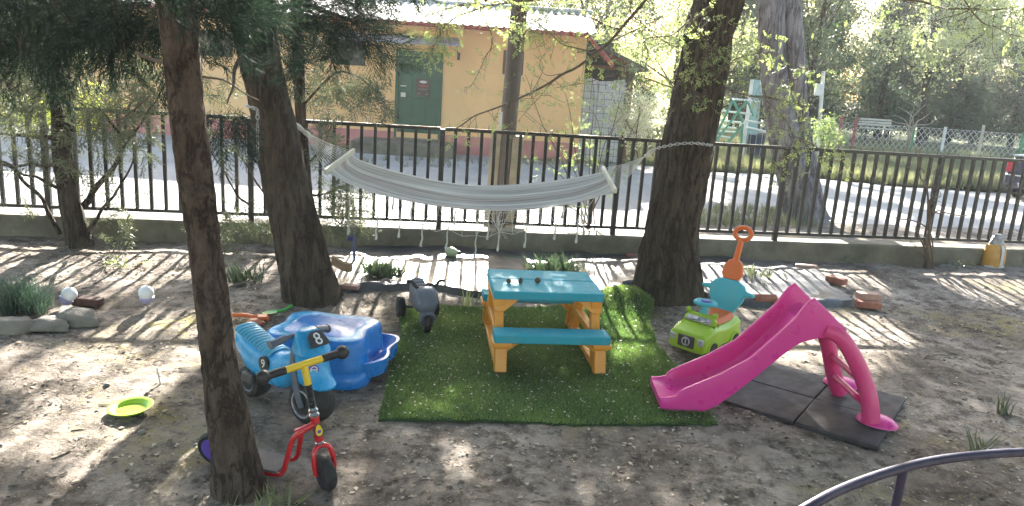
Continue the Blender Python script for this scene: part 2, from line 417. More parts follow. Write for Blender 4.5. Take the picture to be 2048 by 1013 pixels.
def zrots(n, tilt=.1):
    a = rng.random(n)*2*pi; R = np.zeros((n, 3, 3)); R[:, 0, 0] = np.cos(a); R[:, 0, 1] = -np.sin(a); R[:, 1, 0] = np.sin(a); R[:, 1, 1] = np.cos(a); R[:, 2, 2] = 1
    R[:, :2, 2] = rng.normal(size=(n, 2))*tilt; return R
def tufts(name, pos, sc, m, parent=None, T=T_TUFT, tint=None, tilt=.1):
    n = len(pos); V, F = scatter(T[0], T[1], pos, zrots(n, tilt), rng.uniform(sc[0], sc[1], n))
    t = np.repeat(rng.random(n) if tint is None else tint, len(T[0])); return npmesh(name, V, F, m, parent, t)
def in_poly(pts, poly):
    x, y = pts[:, 0], pts[:, 1]; r = np.zeros(len(pts), bool); n = len(poly)
    for i in range(n):
        x1, y1 = poly[i][:2]; x2, y2 = poly[(i+1) % n][:2]
        c = ((y1 > y) != (y2 > y)) & (x < (x2-x1)*(y-y1)/((y2-y1) or 1e-9)+x1); r ^= c
    return r
c = np.stack([rng.uniform(2.3, 22, 60000), 14.5+20*rng.random(60000)**1.5], 1)
P = in_poly(c, [(2.4, 17.8), tuple(G(1420, 343)[:2]), tuple(G(1560, 349)[:2]), tuple(G(1790, 372)[:2]), tuple(G(1940, 382)[:2]), tuple(G(2500, 410)[:2]), (60, 24), (60, 40), (2.4, 40)])
c = c[P]; c = np.c_[c, np.zeros(len(c))]
tag(tufts('verge_grass', c, (.6, 1.7), M_GRASS, tint=np.clip(.45+.5*np.array([nz(p[0]*.5, p[1]*.5) for p in c])+rng.normal(0, .15, len(c)), 0, 1)), 'tall lit green and straw grass along the lane', 'grass', kind='stuff')
# tufts on the near side of the lane by the wall, right
c = np.array([G(rng.uniform(1400, 1640), rng.uniform(415, 455)) for _ in range(500)]+[G(rng.uniform(650, 1250), rng.uniform(318, 336)) for _ in range(240)]+[G(rng.uniform(1000, 1290), rng.uniform(318, 330)) for _ in range(200)])
tag(tufts('kerb_grass', c, (.25, .8), M_GRASS), 'short weeds beside the lane and the house', 'grass', kind='stuff')

# ================================================================ FENCE AND WALL
M_CONC = mat('old_concrete', (.15, .135, .10), .9, .35, 3, bmp=.5, bscale=25, dirt=.75, dirtc=(.055, .06, .03), bdist=.02)
M_IRON = mat('black_painted_steel', (.018, .018, .018), .45, .3, 20, bmp=.15, bscale=90)
mb = MB()
for seg in range(14):
    a = -10+seg*2.0
    rows = []
    for i in range(9):
        s = a+2.0*i/8; p = F0+FD*s
        ch = .012*nz(s*3, .3)
        rows.append([p-FN*(.07+.006*nz(s*4, 1))+Vector((0, 0, z)) for z in (-.1, .06, .14, .225+ch)]+[p-FN*.05+Vector((0, 0, .25+ch*.4)), p+FN*.06+Vector((0, 0, .25)), p+FN*.19+Vector((0, 0, .245)), p+FN*.2+Vector((0, 0, -.1))])
    mb.loft(rows, cap=False)
w = mb.build('garden_wall', M_CONC, origin=F0); tag(w, 'low weathered concrete wall carrying the black metal fence', 'wall')
fence = thing('metal_fence', 'black metal railing fence of upright bars on the low concrete wall', 'fence', F0+Vector((0, 0, .25)))
RH = 1.0
def fl(s, z=0): return FD*s+Vector((0, 0, z))
MX = Matrix.Rotation(rad(9.03), 4, 'Z')
mb = MB(); mb.box((0, 0, .49), (.05, .05, 1.02), MX); pm = mb.build('post', M_IRON, fence, bevel=.003); pm.location = fl(-3*FS)
for k in range(-2, 5):
    o = pm.copy(); col.objects.link(o); o.parent = fence; o.location = fl(k*FS)
mb = MB(); mb.box((0, 0, (RH+.08)/2), (.03, .03, RH-.08-.02), MX); bar0 = None
L = FS
mbt = MB(); mbt.box((L/2, 0, RH), (L-.05, .045, .034), MX)
for i in range(14): mbt.add([(0, 0, .055), (.005, 0, 0), (-.003, .005, 0), (-.003, -.005, 0)], [(0, 1, 2), (0, 2, 3), (0, 3, 1)], MX @ TR(L*(i+.5)/14, 0, RH+.016))
mbb = MB(); mbb.box((L/2, 0, .08), (L-.05, .04, .03), MX)
for b in range(-3, 4):
    if b == -3:
        tr0 = mbt.build('top_rail', M_IRON, fence); br0 = mbb.build('bottom_rail', M_IRON, fence); tr = tr0; br = br0
    else:
        tr = tr0.copy(); br = br0.copy()
        for o in (tr, br): col.objects.link(o); o.parent = fence
    tr.location = fl(b*FS); br.location = fl(b*FS)
    for i in range(1, 14):
        if bar0 is None: bar0 = mb.build('bar', M_IRON, fence); o = bar0
        else: o = bar0.copy(); col.objects.link(o); o.parent = fence
        o.location = fl((b+i/14)*FS)

# ================================================================ HOUSE
HY = 17.3
def hx(x, y, Y=HY): return D(x, y, Y)
M_OCHRE = mat('ochre_render', (.76, .475, .225), .9, .10, .8, bmp=.3, bscale=40, dirt=.4, dirtc=(.50, .34, .19), stretch=(1, 1, .45))
M_PLINTH = mat('pink_plinth', (.52, .21, .19), .9, .15, 3, bmp=.25, bscale=50, dirt=.4, dirtc=(.3, .22, .18))
M_ROOF = mat('fibre_cement', (.40, .40, .38), .75, .2, 2, bmp=.3, bscale=30, dirt=.5, dirtc=(.2, .19, .15))
M_RED = mat('red_painted_metal', (.30, .045, .045), .45, .2, 5, dirt=.2)
M_GREEN = mat('green_painted_door', (.018, .085, .048), .5, .15, 4, bmp=.1, bscale=20, dirt=.2, dirtc=(.04, .12, .08))
M_BROWN = mat('brown_wood', (.12, .055, .03), .7, .3, 8, bmp=.3, bscale=30, stretch=(1, 1, .2))
M_DARK = mat('interior_shade_and_frames', (.03, .028, .026), .9, .3, 5)
M_GLASS = mat('dark_window_glass', (.03, .035, .04), .12, .1, 2, spec=.6)
M_LAV = mat('weathered_awning_sheet', (.36, .33, .38), .7, .1, 3, bmp=.15, bscale=30, dirt=.3)
M_CREAM = mat('pale_board', (.62, .60, .55), .7, .1, 5)
house = thing('house', 'ochre house with a pink plinth, green metal door and white corrugated roof', 'house', (-3, HY, 0))
O = house.location
X0, X1 = -10.2, hx(1166, 180)[0]; ZE = 2.86; HB = 4.6
dx0, dx1 = hx(795, 180)[0], hx(880, 180)[0]; dz0, dz1 = .30, hx(838, 107.5)[2]
wz0, wz1 = hx(1028, 150)[2], hx(1028, 102)[2]; wx0, wx1 = hx(1006, 126)[0], hx(1047, 126)[0]
vz0, vz1 = hx(705, 131)[2], hx(705, 80)[2]; vx0, vx1 = hx(672, 106)[0], hx(731, 106)[0]
uz0, uz1 = vz0, vz1; ux0, ux1 = -7.4, -6.55
mb = MB()
holes = [(dx0, dx1, dz0, dz1), (wx0, wx1, wz0, wz1), (vx0, vx1, vz0, vz1), (ux0, ux1, uz0, uz1)]
xs = sorted({X0, X1, *[h[0] for h in holes], *[h[1] for h in holes]}); zs = sorted({.42, ZE, *[h[2] for h in holes if h[2] > .42], *[h[3] for h in holes]})
zs = [-.05]+zs
for a, b in zip(xs, xs[1:]):
    for c0, c1 in zip(zs, zs[1:]):
        cx, cz = (a+b)/2, (c0+c1)/2
        if any(h[0] < cx < h[1] and h[2]-.07 < cz < h[3] for h in holes): continue
        mb.add([(a, HY, c0), (b, HY, c0), (b, HY, c1), (a, HY, c1)], [(0, 1, 2, 3)])
for h in holes:
    x0, x1, z0, z1 = h; d = .12
    mb.add([(x0, HY, z0), (x1, HY, z0), (x1, HY, z1), (x0, HY, z1), (x0, HY+d, z0), (x1, HY+d, z0), (x1, HY+d, z1), (x0, HY+d, z1)], [(0, 1, 5, 4), (1, 2, 6, 5), (2, 3, 7, 6), (3, 0, 4, 7)])
ZR = ZE+.55
mb.add([(X0, HY, -.05), (X0, HY+HB, -.05), (X0, HY+HB, ZE), (X0, HY+HB/2, ZR), (X0, HY, ZE)], [(0, 1, 2, 3, 4)])
mb.add([(X1, HY, -.05), (X1, HY+HB, -.05), (X1, HY+HB, ZE), (X1, HY+HB/2, ZR), (X1, HY, ZE)], [(4, 3, 2, 1, 0)])
mb.add([(X0, HY+HB, -.05), (X1, HY+HB, -.05), (X1, HY+HB, ZE), (X0, HY+HB, ZE)], [(0, 1, 2, 3)])
mb.box(((X0+X1)/2, HY-.012, ZE-.2), (X1-X0, .03, .02))
mb.build('wall', M_OCHRE, house, smooth=False, origin=O)
mb = MB(); mb.box(((X0+dx0)/2-.03, HY-.02, .18), (dx0-X0-.06, .05, .48)); mb.box(((dx1+X1)/2+.03, HY-.02, .18), (X1-dx1-.06, .05, .48)); mb.build('plinth', M_PLINTH, house, bevel=.008, origin=O)
mb = MB()
for side in (0, 1):
    rows = []
    for i in range(int((X1-X0+.5)/.03)):
        x = X0-.25+i*.03; w = .025*sin(2*pi*x/.18)
        a = (x, HY-.32, ZE-.02+w); b = (x, HY+HB/2, ZR+.06+w)
        if side: a = (x, HY+HB+.32, ZE-.02+w)
        rows.append([a, b])
    mb.sheet(rows)
    mb.sheet([[(p[0], p[1], p[2]-.012) for p in r] for r in rows])
mb.tube([(X0-.25, HY+HB/2, ZR+.08), (X1+.25, HY+HB/2, ZR+.08)], .07, 8)
mb.build('roof', M_ROOF, house, origin=O)
mb = MB()
pr = [(.085*cos(a), .085*sin(a)) for a in np.linspace(pi, 2*pi, 9)]; pr += [(.075*cos(a), .075*sin(a)) for a in np.linspace(2*pi, pi, 9)]
mb.loft([[(x, HY-.415+p[0], ZE-.035+p[1]) for p in pr] for x in (X0-.2, X1-.02)]); mb.build('gutter', M_RED, house, origin=O)
g1 = D(1196, 98, HY-.25); g2 = D(1226, 132, HY-.35)
mb = MB(); mb.tube([(X1-.05, HY-.36, ZE-.1), (X1+.05, HY-.36, ZE-.16), g1], .045, 10); mb.tube([g1, g2], .055, 10); mb.build('downpipe', M_RED, house, origin=O)
dr = MB(); dr.box(((dx0+dx1)/2, HY+.06, (dz0+dz1)/2), (dx1-dx0, .05, dz1-dz0)); dr.box(((dx0+dx1)/2, HY+.028, dz0+(dz1-dz0)*.47), (dx1-dx0-.04, .02, .02))
for q in (.33, .66): dr.box((dx0+(dx1-dx0)*q, HY+.032, (dz0+dz1)/2), (.012, .012, dz1-dz0-.06))
door = dr.build('door', M_GREEN, house, bevel=.004, origin=O)
mb = MB()
for xx in (dx0-.025, dx1+.025): mb.box((xx, HY-.012, (dz0+dz1)/2), (.05, .04, dz1-dz0))
mb.box(((dx0+dx1)/2, HY-.012, dz1+.025), (dx1-dx0+.1, .04, .05)); mb.build('door_frame', M_GREEN, house, bevel=.004, origin=O)
mb = MB(); zz = hx(803, 187)[2]; mb.box((dx0+.13, HY+.02, zz-.03), (.11, .02, .1)); mb.box((dx0+.13, HY+.02, hx(803, 172)[2]), (.13, .03, .025)); mb.build('lock_plate', mat('steel_plate', (.55, .55, .52), .4, .1), door, bevel=.004, origin=O)
mb = MB()
for q in (.25, .75): mb.tube([(dx0+.02, HY+.01, dz0+(dz1-dz0)*q-.05), (dx0+.02, HY+.01, dz0+(dz1-dz0)*q+.05)], .022, 8)
mb.build('hinge', M_IRON, door, origin=O)
s0 = hx(832, 158); s1 = hx(860, 194)
sg = MB(); sg.box(((s0[0]+s1[0])/2, HY+.02, (s0[2]+s1[2])/2), (s1[0]-s0[0], .012, s0[2]-s1[2])); sgn = sg.build('door_sign', mat('faded_dark_sign', (.045, .04, .035), .5, .5, 25, dirt=.5, dirtc=(.16, .13, .1)), door, bevel=.002, origin=O)
mb = MB(); cx, cz = (s0[0]+s1[0])/2, s0[2]-.06
mb.ball((cx, HY+.012, cz), (.085, .004, .03), 16, 8); mb.build('sign_oval', M_CREAM, sgn, origin=O)
M_FADE = mat('faded_lettering', (.22, .2, .17), .6, .4, 60)
for xx, zz_, w_ in ((0, .16, .2), (-.1, .26, .06), (.09, .27, .07)):
    mb = MB(); mb.box((cx+xx, HY+.011, cz-zz_), (w_, .004, .016)); mb.build('sign_mark', M_FADE, sgn, origin=O)
mb = MB(); mb.box((cx, HY+.0115, cz-.09), (.2, .004, .035)); mb.build('sign_band', M_RED, sgn, origin=O)
def window(x0, x1, z0, z1, bars, fr):
    mb = MB(); t = .06
    for a, b in (((x0+t/2, z0), (x0+t/2, z1)), ((x1-t/2, z0), (x1-t/2, z1))): mb.box((a[0], HY+.02, (z0+z1)/2), (t, .07, z1-z0))
    mb.box(((x0+x1)/2, HY+.021, z1-t/2), (x1-x0-2*t, .066, t)); mb.box(((x0+x1)/2, HY+.021, z0+t/2), (x1-x0-2*t, .066, t))
    mb.box(((x0+x1)/2, HY+.04, (z0+z1)/2), (.03, .03, z1-z0-2*t))
    f = mb.build('window', fr, house, bevel=.003, origin=O)
    mb = MB(); mb.box(((x0+x1)/2, HY+.09, (z0+z1)/2), (x1-x0-.02, .01, z1-z0-.02)); mb.build('pane', M_GLASS, f, origin=O)
    mb = MB(); n = bars
    for i in range(1, n): mb.tube([(x0+(x1-x0)*i/n, HY-.02, z0+.01), (x0+(x1-x0)*i/n, HY-.02, z1-.01)], .008, 6)
    for q in (.3, .7): mb.box(((x0+x1)/2, HY-.022, z0+(z1-z0)*q), (x1-x0, .006, .02))
    mb.build('window_bars', M_IRON if fr is not M_BROWN else M_BROWN, f, origin=O)
window(wx0, wx1, wz0, wz1, 6, M_BROWN); window(vx0, vx1, vz0, vz1, 7, M_DARK); window(ux0, ux1, uz0, uz1, 7, M_DARK)
a0 = hx(660, 62); a1 = hx(917, 77); b0 = D(655, 78, HY-.55); b1 = D(922, 93, HY-.55)
mb = MB(); mb.sheet([[a0, b0], [a1, b1]]); aw = mb.build('awning', M_LAV, house, solid=.02, origin=O)
mb = MB()
for q in (.25, .97):
    p = Vector(b0).lerp(Vector(b1), q); pw = Vector((p.x, HY, p.z-.25)); mb.tube([p, pw], .015, 6); mb.box((p.x, HY-.01, p.z-.2), (.06, .03, .16))
mb.build('awning_bracket', M_IRON, aw, origin=O)
q0 = G(722, 300, .32); q1 = D(905, 300, 16.2)
st = MB(); sx0, sx1 = hx(728, 290)[0]-.05, hx(905, 300)[0]+.1
st.box(((sx0+sx1)/2, HY-.62, .125), (sx1-sx0, 1.15, .28)); st.box(((dx0+dx1)/2, HY-.1, .28), (dx1-dx0+.1, .12, .05))
tag(st.build('door_step', M_CONC, None, bevel=.02, origin=((sx0+sx1)/2, HY-.6, 0)), 'wide concrete doorstep slab under the green metal door', 'doorstep')

# ---------------------------------------------------------------- shed to the right of the house
M_TILE, nt, bs = base('white_wall_tiles')
bt = tex(nt, 'Brick', scale=1, coord='Object'); bt.offset = 0; bt.inputs['Brick Width'].default_value = .16; bt.inputs['Row Height'].default_value = .16; bt.inputs['Mortar Size'].default_value = .007
bt.inputs['Color1'].default_value = (.50, .50, .53, 1); bt.inputs['Color2'].default_value = (.55, .55, .57, 1); bt.inputs['Mortar'].default_value = (.16, .16, .2, 1)
sx = nt.nodes.new('ShaderNodeSeparateXYZ'); cb = nt.nodes.new('ShaderNodeCombineXYZ'); tc = nt.nodes.new('ShaderNodeTexCoord')
nt.links.new(tc.outputs['Object'], sx.inputs[0]); nt.links.new(sx.outputs[0], cb.inputs[0]); nt.links.new(sx.outputs[2], cb.inputs[1]); nt.links.new(cb.outputs[0], bt.inputs['Vector'])
nt.links.new(bt.outputs['Color'], bs.inputs['Base Color']); bs.inputs['Roughness'].default_value = .6
SY = HY+.25
shed = thing('shed', 'open brown roofed lean-to shed with a white tiled front beside the ochre house', 'shed', (2.2, SY, 0)); O = shed.location
pA = D(1168, 160, SY); pB = D(1252, 160, SY); top = [(pA[0], D(1168, 158, SY)[2]), (D(1185, 160, SY)[0], D(1185, 157, SY)[2]), (D(1200, 160, SY)[0], D(1200, 163, SY)[2]), (D(1225, 160, SY)[0], D(1225, 163, SY)[2]), (pB[0], D(1252, 159, SY)[2])]
mb = MB(); mb.prism([(pA[0], .02), (pB[0], .02)]+[(x, z) for x, z in top[::-1]], 0, .05, TR(0, SY+.05, 0) @ RX(pi/2)); mb.build('tiled_panel', M_TILE, shed, smooth=False, origin=O)
mb = MB(); ap = D(1204, 92, SY-.3); ed = D(1298, 140, SY-.3); lf = (X1-.2, SY-.3, ap[2]-.18)
th = .05; back = 3.2
mb.add([ap, ed, (ed[0], SY+back, ed[2]), (ap[0], SY+back, ap[2])], [(0, 1, 2, 3)]); mb.add([Vector(p)-Vector((0, 0, .03)) for p in (ap, ed, (ed[0], SY+back, ed[2]), (ap[0], SY+back, ap[2]))], [(0, 1, 2, 3)])
mb.add([ap, lf, (lf[0], SY+back, lf[2]), (ap[0], SY+back, ap[2])], [(0, 1, 2, 3)])
mb.build('shed_roof', mat('felt_roof', (.07, .065, .055), .9, .3, 6), shed, smooth=False, origin=O, solid=.03)
mb = MB(); f0 = D(1204, 99, SY-.31); f1 = D(1294, 141, SY-.31); f2 = D(1255, 133, SY-.31); f3 = D(1204, 112, SY-.31)
mb.add([f0, f1, D(1284, 144, SY-.31), f3], [(0, 1, 2, 3)]); mb.build('barge_board', mat('red_brown_board', (.13, .04, .025), .7, .3, 6), shed, solid=.03, origin=O)
mb = MB(); mb.box(((pA[0]+D(1264, 140, SY)[0])/2, SY+.02, D(1220, 136, SY)[2]), (D(1264, 140, SY)[0]-pA[0], .08, .08)); mb.build('beam', M_BROWN, shed, bevel=.005, origin=O)
for px_ in (1262,):
    mb = MB(); p = D(px_, 140, SY); mb.box((p[0], SY, p[2]/2+.05), (.13, .13, p[2]+.1)); mb.build('shed_post', M_BROWN, shed, bevel=.006, origin=O)
mb = MB(); mb.box((p[0]-.14, SY+.05, p[2]-.22), (.12, .02, .4)); mb.build('slat_panel', M_BROWN, shed, origin=O)
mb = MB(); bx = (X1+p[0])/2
mb.box((bx, SY+2.9, 1.4), (p[0]-X1, .05, 2.9)); mb.box((p[0]+.0, SY+1.6, 1.2), (.04, 2.6, 2.3)); mb.build('shed_back', M_DARK, shed, origin=O)  # near-black colour stands in for the shade inside the shed
# low red outbuilding far left
M_RB = mat('dull_red_wall', (.16, .06, .05), .9, .25, 2, bmp=.3, bscale=20)
ob = thing('outbuilding', 'low dull red outbuilding half hidden behind the left conifers', 'outbuilding', (-15.5, 21, 0)); O = ob.location
mb = MB(); mb.box((-16, 22.5, 1.1), (8, 3, 2.3)); mb.build('wall', M_RB, ob, origin=O)
mb = MB(); mb.add([(-20.3, 20.7, 2.15), (-11.7, 20.7, 2.15), (-11.7, 24.3, 3.0), (-20.3, 24.3, 3.0)], [(0, 1, 2, 3)]); mb.build('roof', M_ROOF, ob, solid=.08, origin=O)
mb = MB(); mb.box((-14.2, 20.99, 1.0), (1.0, .06, 2.0)); mb.build('door', M_BROWN, ob, origin=O)

# ---------------------------------------------------------------- utility pole
M_POLE = mat('weathered_pole_wood', (.115, .092, .08), .9, .3, 5, bmp=.5, bscale=18, stretch=(1, 1, .08), bdist=.02)
pb = D(1010, 447, 8.84); pb[2] = 0
pole = thing('utility_pole', 'tall grey wooden utility pole clamped between concrete stubs behind the fence', 'pole', pb); O = pole.location
pt = D(1040, 0, 8.84); dv = (Vector(pt)-Vector(D(1012, 300, 8.84))).normalized(); pc = Vector(D(1012, 300, 8.84))
mb = MB(); n = 30; mb.tube([pc+dv*(-1.1+i*6.5/n) for i in range(n+1)], [.105-.03*i/n for i in range(n+1)], 20); mb.build('shaft', M_POLE, pole, origin=O)
M_STUB = mat('mossy_stub_concrete', (.30, .26, .19), .9, .25, 5, bmp=.4, bscale=30, dirt=.4, dirtc=(.14, .13, .07))
for xa, xb, yt in ((983, 1004, 264), (1026, 1048, 272)):
    mb = MB(); a = Vector(D((xa+xb)/2, yt, 8.84)); b = a+Vector((-.03, 0, -a.z-.05)); w = (D(xb, yt, 8.84)[0]-D(xa, yt, 8.84)[0])/2
    mb.loft([[q+Vector((sx_*w, sy_*.09, 0)) for sx_, sy_ in ((-1, -1), (1, -1), (1, 1), (-1, 1))] for q in (b, a)]); mb.build('concrete_stub', M_STUB, pole, bevel=.012, origin=O)
mb = MB(); a = D(1002, 224, 8.75); b = D(999, 268, 8.75); mb.box(((a[0]+b[0])/2, 8.73, (a[2]+b[2])/2), (.04, .02, a[2]-b[2])); mb.build('white_strip', M_CREAM, pole, origin=O)

# ---------------------------------------------------------------- chain-link fence, bench, play frame, post, bin, car
M_WIRE = mat('galvanised_wire', (.5, .5, .47), .5, .1, 9, metal=.3)
cl0 = Vector(G(1560, 296)); cl1 = Vector(G(2300, 346)); cl0.z = cl1.z = 0
cd = (cl1-cl0); CL = cd.length; cd.normalize()
clf = thing('chain_link_fence', 'low chain-link fence with coloured posts in front of the dark conifers', 'fence', cl0); O = clf.location
mb = MB(); hh = 1.0; st_ = .2; n = int(CL/st_)+6
for i in range(-6, n):
    for sg_ in (1, -1):
        a0 = i*st_; a1 = a0+sg_*hh*.8 if sg_ > 0 else a0-hh*.8
        p0, p1 = max(0, min(CL, a0)), max(0, min(CL, a1))
        if abs(p1-p0) < .02: continue
        z0 = hh*abs(p0-a0)/(hh*.8); z1 = hh*abs(p1-a0)/(hh*.8)
        mb.tube([cl0+cd*p0+Vector((0, .004*sg_, .03+z0)), cl0+cd*p1+Vector((0, .004*sg_, .03+z1))], .011, 4)
for z in (.05, .55, 1.03): mb.tube([cl0+cd*0+Vector((0, 0, z)), cl0+cd*CL+Vector((0, 0, z))], .006, 4)
mb.build('wire_mesh', M_WIRE, clf, smooth=False, origin=O)
cpost = {'r': mat('red_post', (.33, .09, .09), .6), 'g': mat('green_post', (.05, .25, .13), .6), 'w': mat('white_post', (.6, .6, .56), .6), 't': mat('tan_post', (.42, .38, .3), .6)}
for px_, c_ in ((1590, 't'), (1677, 'r'), (1706, 'r'), (1822, 'g'), (1884, 'w'), (1958, 't'), (2040, 'g'), (2110, 't')):
    s = (px_-1560)/(2300-1560); p = cl0+cd*(CL*s*1.0); 
    # walk to the place on the fence line seen at this pixel
    for _ in range(12):
        e = pix(p+Vector((0, 0, .5)))[0]; p = p+cd*((px_-e)*p.y/1500)
    mb = MB(); hgt = 1.25 if c_ in 'rt' else 1.1
    mb.box((p.x, p.y-.03, hgt/2), (.09, .05, hgt)); mb.build('fence_post', cpost[c_], clf, bevel=.006, origin=O)
M_BENCH = mat('pale_bench_slats', (.46, .43, .37), .7, .15, 5)
bp = Vector(D(1752, 262, 29)); bench = thing('park_bench', 'pale slatted park bench behind the chain-link fence', 'bench', (bp.x, 29, 0)); O = bench.location
b2 = D(1720, 240, 29)[0]; b3 = D(1787, 240, 29)[0]
for zz, yy in ((240, .14), (245.5, .11), (250.5, .08)):
    mb = MB(); z = D(1752, zz, 29)[2]; mb.box(((b2+b3)/2, 29+yy, z), (b3-b2, .03, .075)); mb.build('back_slat', M_BENCH, bench, bevel=.006, origin=O)
zs_ = D(1752, 255.5, 29)[2]
for k in range(3):
    mb = MB(); mb.box(((b2+b3)/2, 28.95-k*.15, zs_-.03), (b3-b2, .12, .04)); mb.build('seat_slat', M_BENCH, bench, bevel=.006, origin=O)
for xx in (b2+.15, b3-.15):
    mb = MB(); mb.tube(smooth_path([(xx, 28.6, 0), (xx, 28.65, zs_*.5), (xx, 28.75, zs_-.06), (xx, 29.03, zs_-.06), (xx, 29.1, zs_+.1), (xx, 29.19, D(1752, 238, 29)[2])], 4), .022, 6); mb.tube([(xx, 29.1, 0), (xx, 29.02, zs_-.06)], .022, 6); mb.build('leg', M_IRON, bench, origin=O)
b2 = b3+.1; b3 = D(1845, 265, 28)[0]
# green play frame
M_PG = mat('green_play_tube', (.09, .28, .20), .5, .15, 4, dirt=.3); M_PW = mat('white_play_tube', (.62, .62, .58), .5, .1, 4)
PY = 18.6
pf = thing('climbing_frame', 'green and white tube climbing frame beyond the lane', 'climbing frame', (D(1470, 330, PY)[0], PY, 0)); O = pf.location
def seg3(pts, Y, m, r=.035, nm='tube'):
    mb = MB(); P = [Vector(D(x, y, Y)) for x, y in pts]; mb.tube(P, r, 8); return mb.build(nm, m, pf, origin=O)
for a, b in (((1424, 283), (1465, 200)), ((1467, 200), (1485, 243)), ((1440, 228), (1438, 232))): pass
for a, b in (((1404, 330), (1466, 200)), ((1466, 200), (1486, 246)), ((1494, 202), (1424, 292)), ((1496, 204), (1507, 232)), ((1486, 250), (1452, 290)), ((1486, 248), (1480, 318))): seg3([a, b], PY, M_PG, .03, 'frame_tube')
for a, b in (((1464, 198), (1520, 204)), ((1444, 222), (1504, 229)), ((1433, 241), (1489, 246)), ((1430, 253), (1472, 257)), ((1428, 262), (1474, 265)), ((1426, 271), (1460, 276)), ((1490, 241), (1526, 247)), ((1494, 255), (1534, 264))): seg3([a, b], PY+.15, M_PW, .025, 'cross_bar')
M_TEAL = mat('teal_panel', (.26, .38, .36), .6, .15, 3, dirt=.3)
pn = thing('teal_board', 'pale teal upright board behind the green climbing frame', 'board', (D(1508, 200, 20)[0], 20, 0))
mb = MB(); x0, x1 = D(1503, 200, 20)[0], D(1522, 200, 20)[0]; z1 = D(1512, 160, 20)[2]; mb.box(((x0+x1)/2, 20, z1/2+.2), (x1-x0, .06, z1-.4)); mb.build('panel', M_TEAL, pn, bevel=.01, origin=pn.location)
mb = MB(); mb.box((x0-.05, 20, z1/2), (.08, .08, z1)); mb.build('post', M_PW, pn, bevel=.01, origin=pn.location)
bn = thing('litter_bin', 'dark blue litter bin in a wire cage beneath the climbing frame', 'bin', tuple(G(1506, 327)[:2])+(0,)); r_ = .22
mb = MB(); mb.lathe([(r_*.85, .05), (r_, .75), (r_*.94, .75), (r_*.8, .1)], 18); mb.build('bucket', mat('navy_bin', (.02, .03, .07), .4), bn)
mb = MB()
for k in range(10): a = 2*pi*k/10; mb.tube([(r_*1.02*cos(a), r_*1.02*sin(a), 0), (r_*1.12*cos(a), r_*1.12*sin(a), .82)], .006, 4)
for z, f_ in ((.1, 1.03), (.45, 1.08), (.82, 1.12)): mb.torus((0, 0, z), r_*f_, .007, None, 24, 4)
mb.build('wire_cage', M_WIRE, bn)
wp = Vector(G(1634, 262)); WY = 21.5
wpo = thing('white_post', 'leaning slim white post with a small white box, left of the bench', 'post', (D(1636, 290, WY)[0], WY, 0)); O = wpo.location
mb = MB(); mb.tube([Vector(D(1634, 312, WY)), Vector(D(1647, 143, WY))], .055, 8); mb.build('shaft', M_CREAM, wpo, origin=O)
mb = MB(); c_ = D(1637, 180, WY-.1); mb.box(c_, (.2, .12, .32)); mb.build('meter_box', M_CREAM, wpo, bevel=.015, origin=O)

# car, rear corner seen past the fence
M_CAR = mat('dark_blue_car_paint', (.012, .016, .05), .25, .1, 3, coat=.6, dirt=.1)
M_RUB = mat('black_rubber', (.018, .018, .018), .75, .3, 20, bmp=.2, bscale=60)
M_LAMP = mat('red_lamp_lens', (.45, .03, .05), .2, .1, 20)
M_CHR = mat('chrome', (.6, .6, .6), .18, .05, 9, metal=1)
cr = G(1997, 396); ca = rad(36)
car = thing('parked_pickup', 'dark blue parked pickup seen by its rear corner at the lane edge', 'car', (cr[0], cr[1], 0), ca-pi/2)
# local: y forward from the rear bumper, x right, left side at x=0
W_ = 1.62
def csec(y, zs, ws, z0=.2): 
    ring = []
    for z, w in zip(zs, ws): ring.append((W_/2-w/2, y, z))
    for z, w in list(zip(zs, ws))[::-1]: ring.append((W_/2+w/2, y, z))
    return ring
rings = [csec(.06, (.42, .6, .88, .96), (1.40, 1.5, 1.46, 1.3)), csec(.0+.12, (.26, .55, .9, 1.0), (1.5, 1.6, 1.54, 1.36)), csec(.55, (.22, .5, .92, 1.02), (1.52, 1.62, 1.56, 1.4)), csec(1.0, (.22, .5, .93, 1.04), (1.52, 1.62, 1.56, 1.42)),
         csec(2.9, (.22, .5, .9, 1.0), (1.52, 1.62, 1.54, 1.4)), csec(3.6, (.22, .5, .82, .9), (1.52, 1.6, 1.5, 1.3)), csec(4.1, (.3, .5, .68, .74), (1.4, 1.48, 1.4, 1.2))]
mb = MB(); mb.loft(rings); mb.loft([csec(2.3, (1.0, 1.03), (1.4, 1.38)), csec(2.4, (1.0, 1.50), (1.42, 1.15)), csec(3.2, (1.0, 1.52), (1.42, 1.15)), csec(3.7, (.92, .94), (1.4, 1.3))]); mb.build('body', M_CAR, car, bevel=.03, seg=3)
mb = MB(); mb.loft([csec(2.31, (1.1, 1.42), (1.2, 1.05)), csec(2.36, (1.1, 1.42), (1.2, 1.05))]); mb.build('rear_window', M_GLASS, car)
mb = MB(); mb.box((W_/2, .6, 1.055), (1.44, 1.15, .03)); mb.build('bed_top', mat('sunlit_bed_top', (.5, .5, .47), .6), car, bevel=.01)  # pale colour stands in for sunlight on top of the bed
car.scale = (.86,)*3
mb = MB(); mb.loft([csec(-.06, (.4, .6), (1.42, 1.5)), csec(.12, (.34, .62), (1.62, 1.66)), csec(.5, (.36, .6), (1.64, 1.67))]); bmp_ = mb.build('bumper', M_CAR, car, bevel=.03)
mb = MB(); mb.box((W_/2, -.055, .59), (1.44, .03, .03)); mb.build('bumper_trim', M_CHR, bmp_)
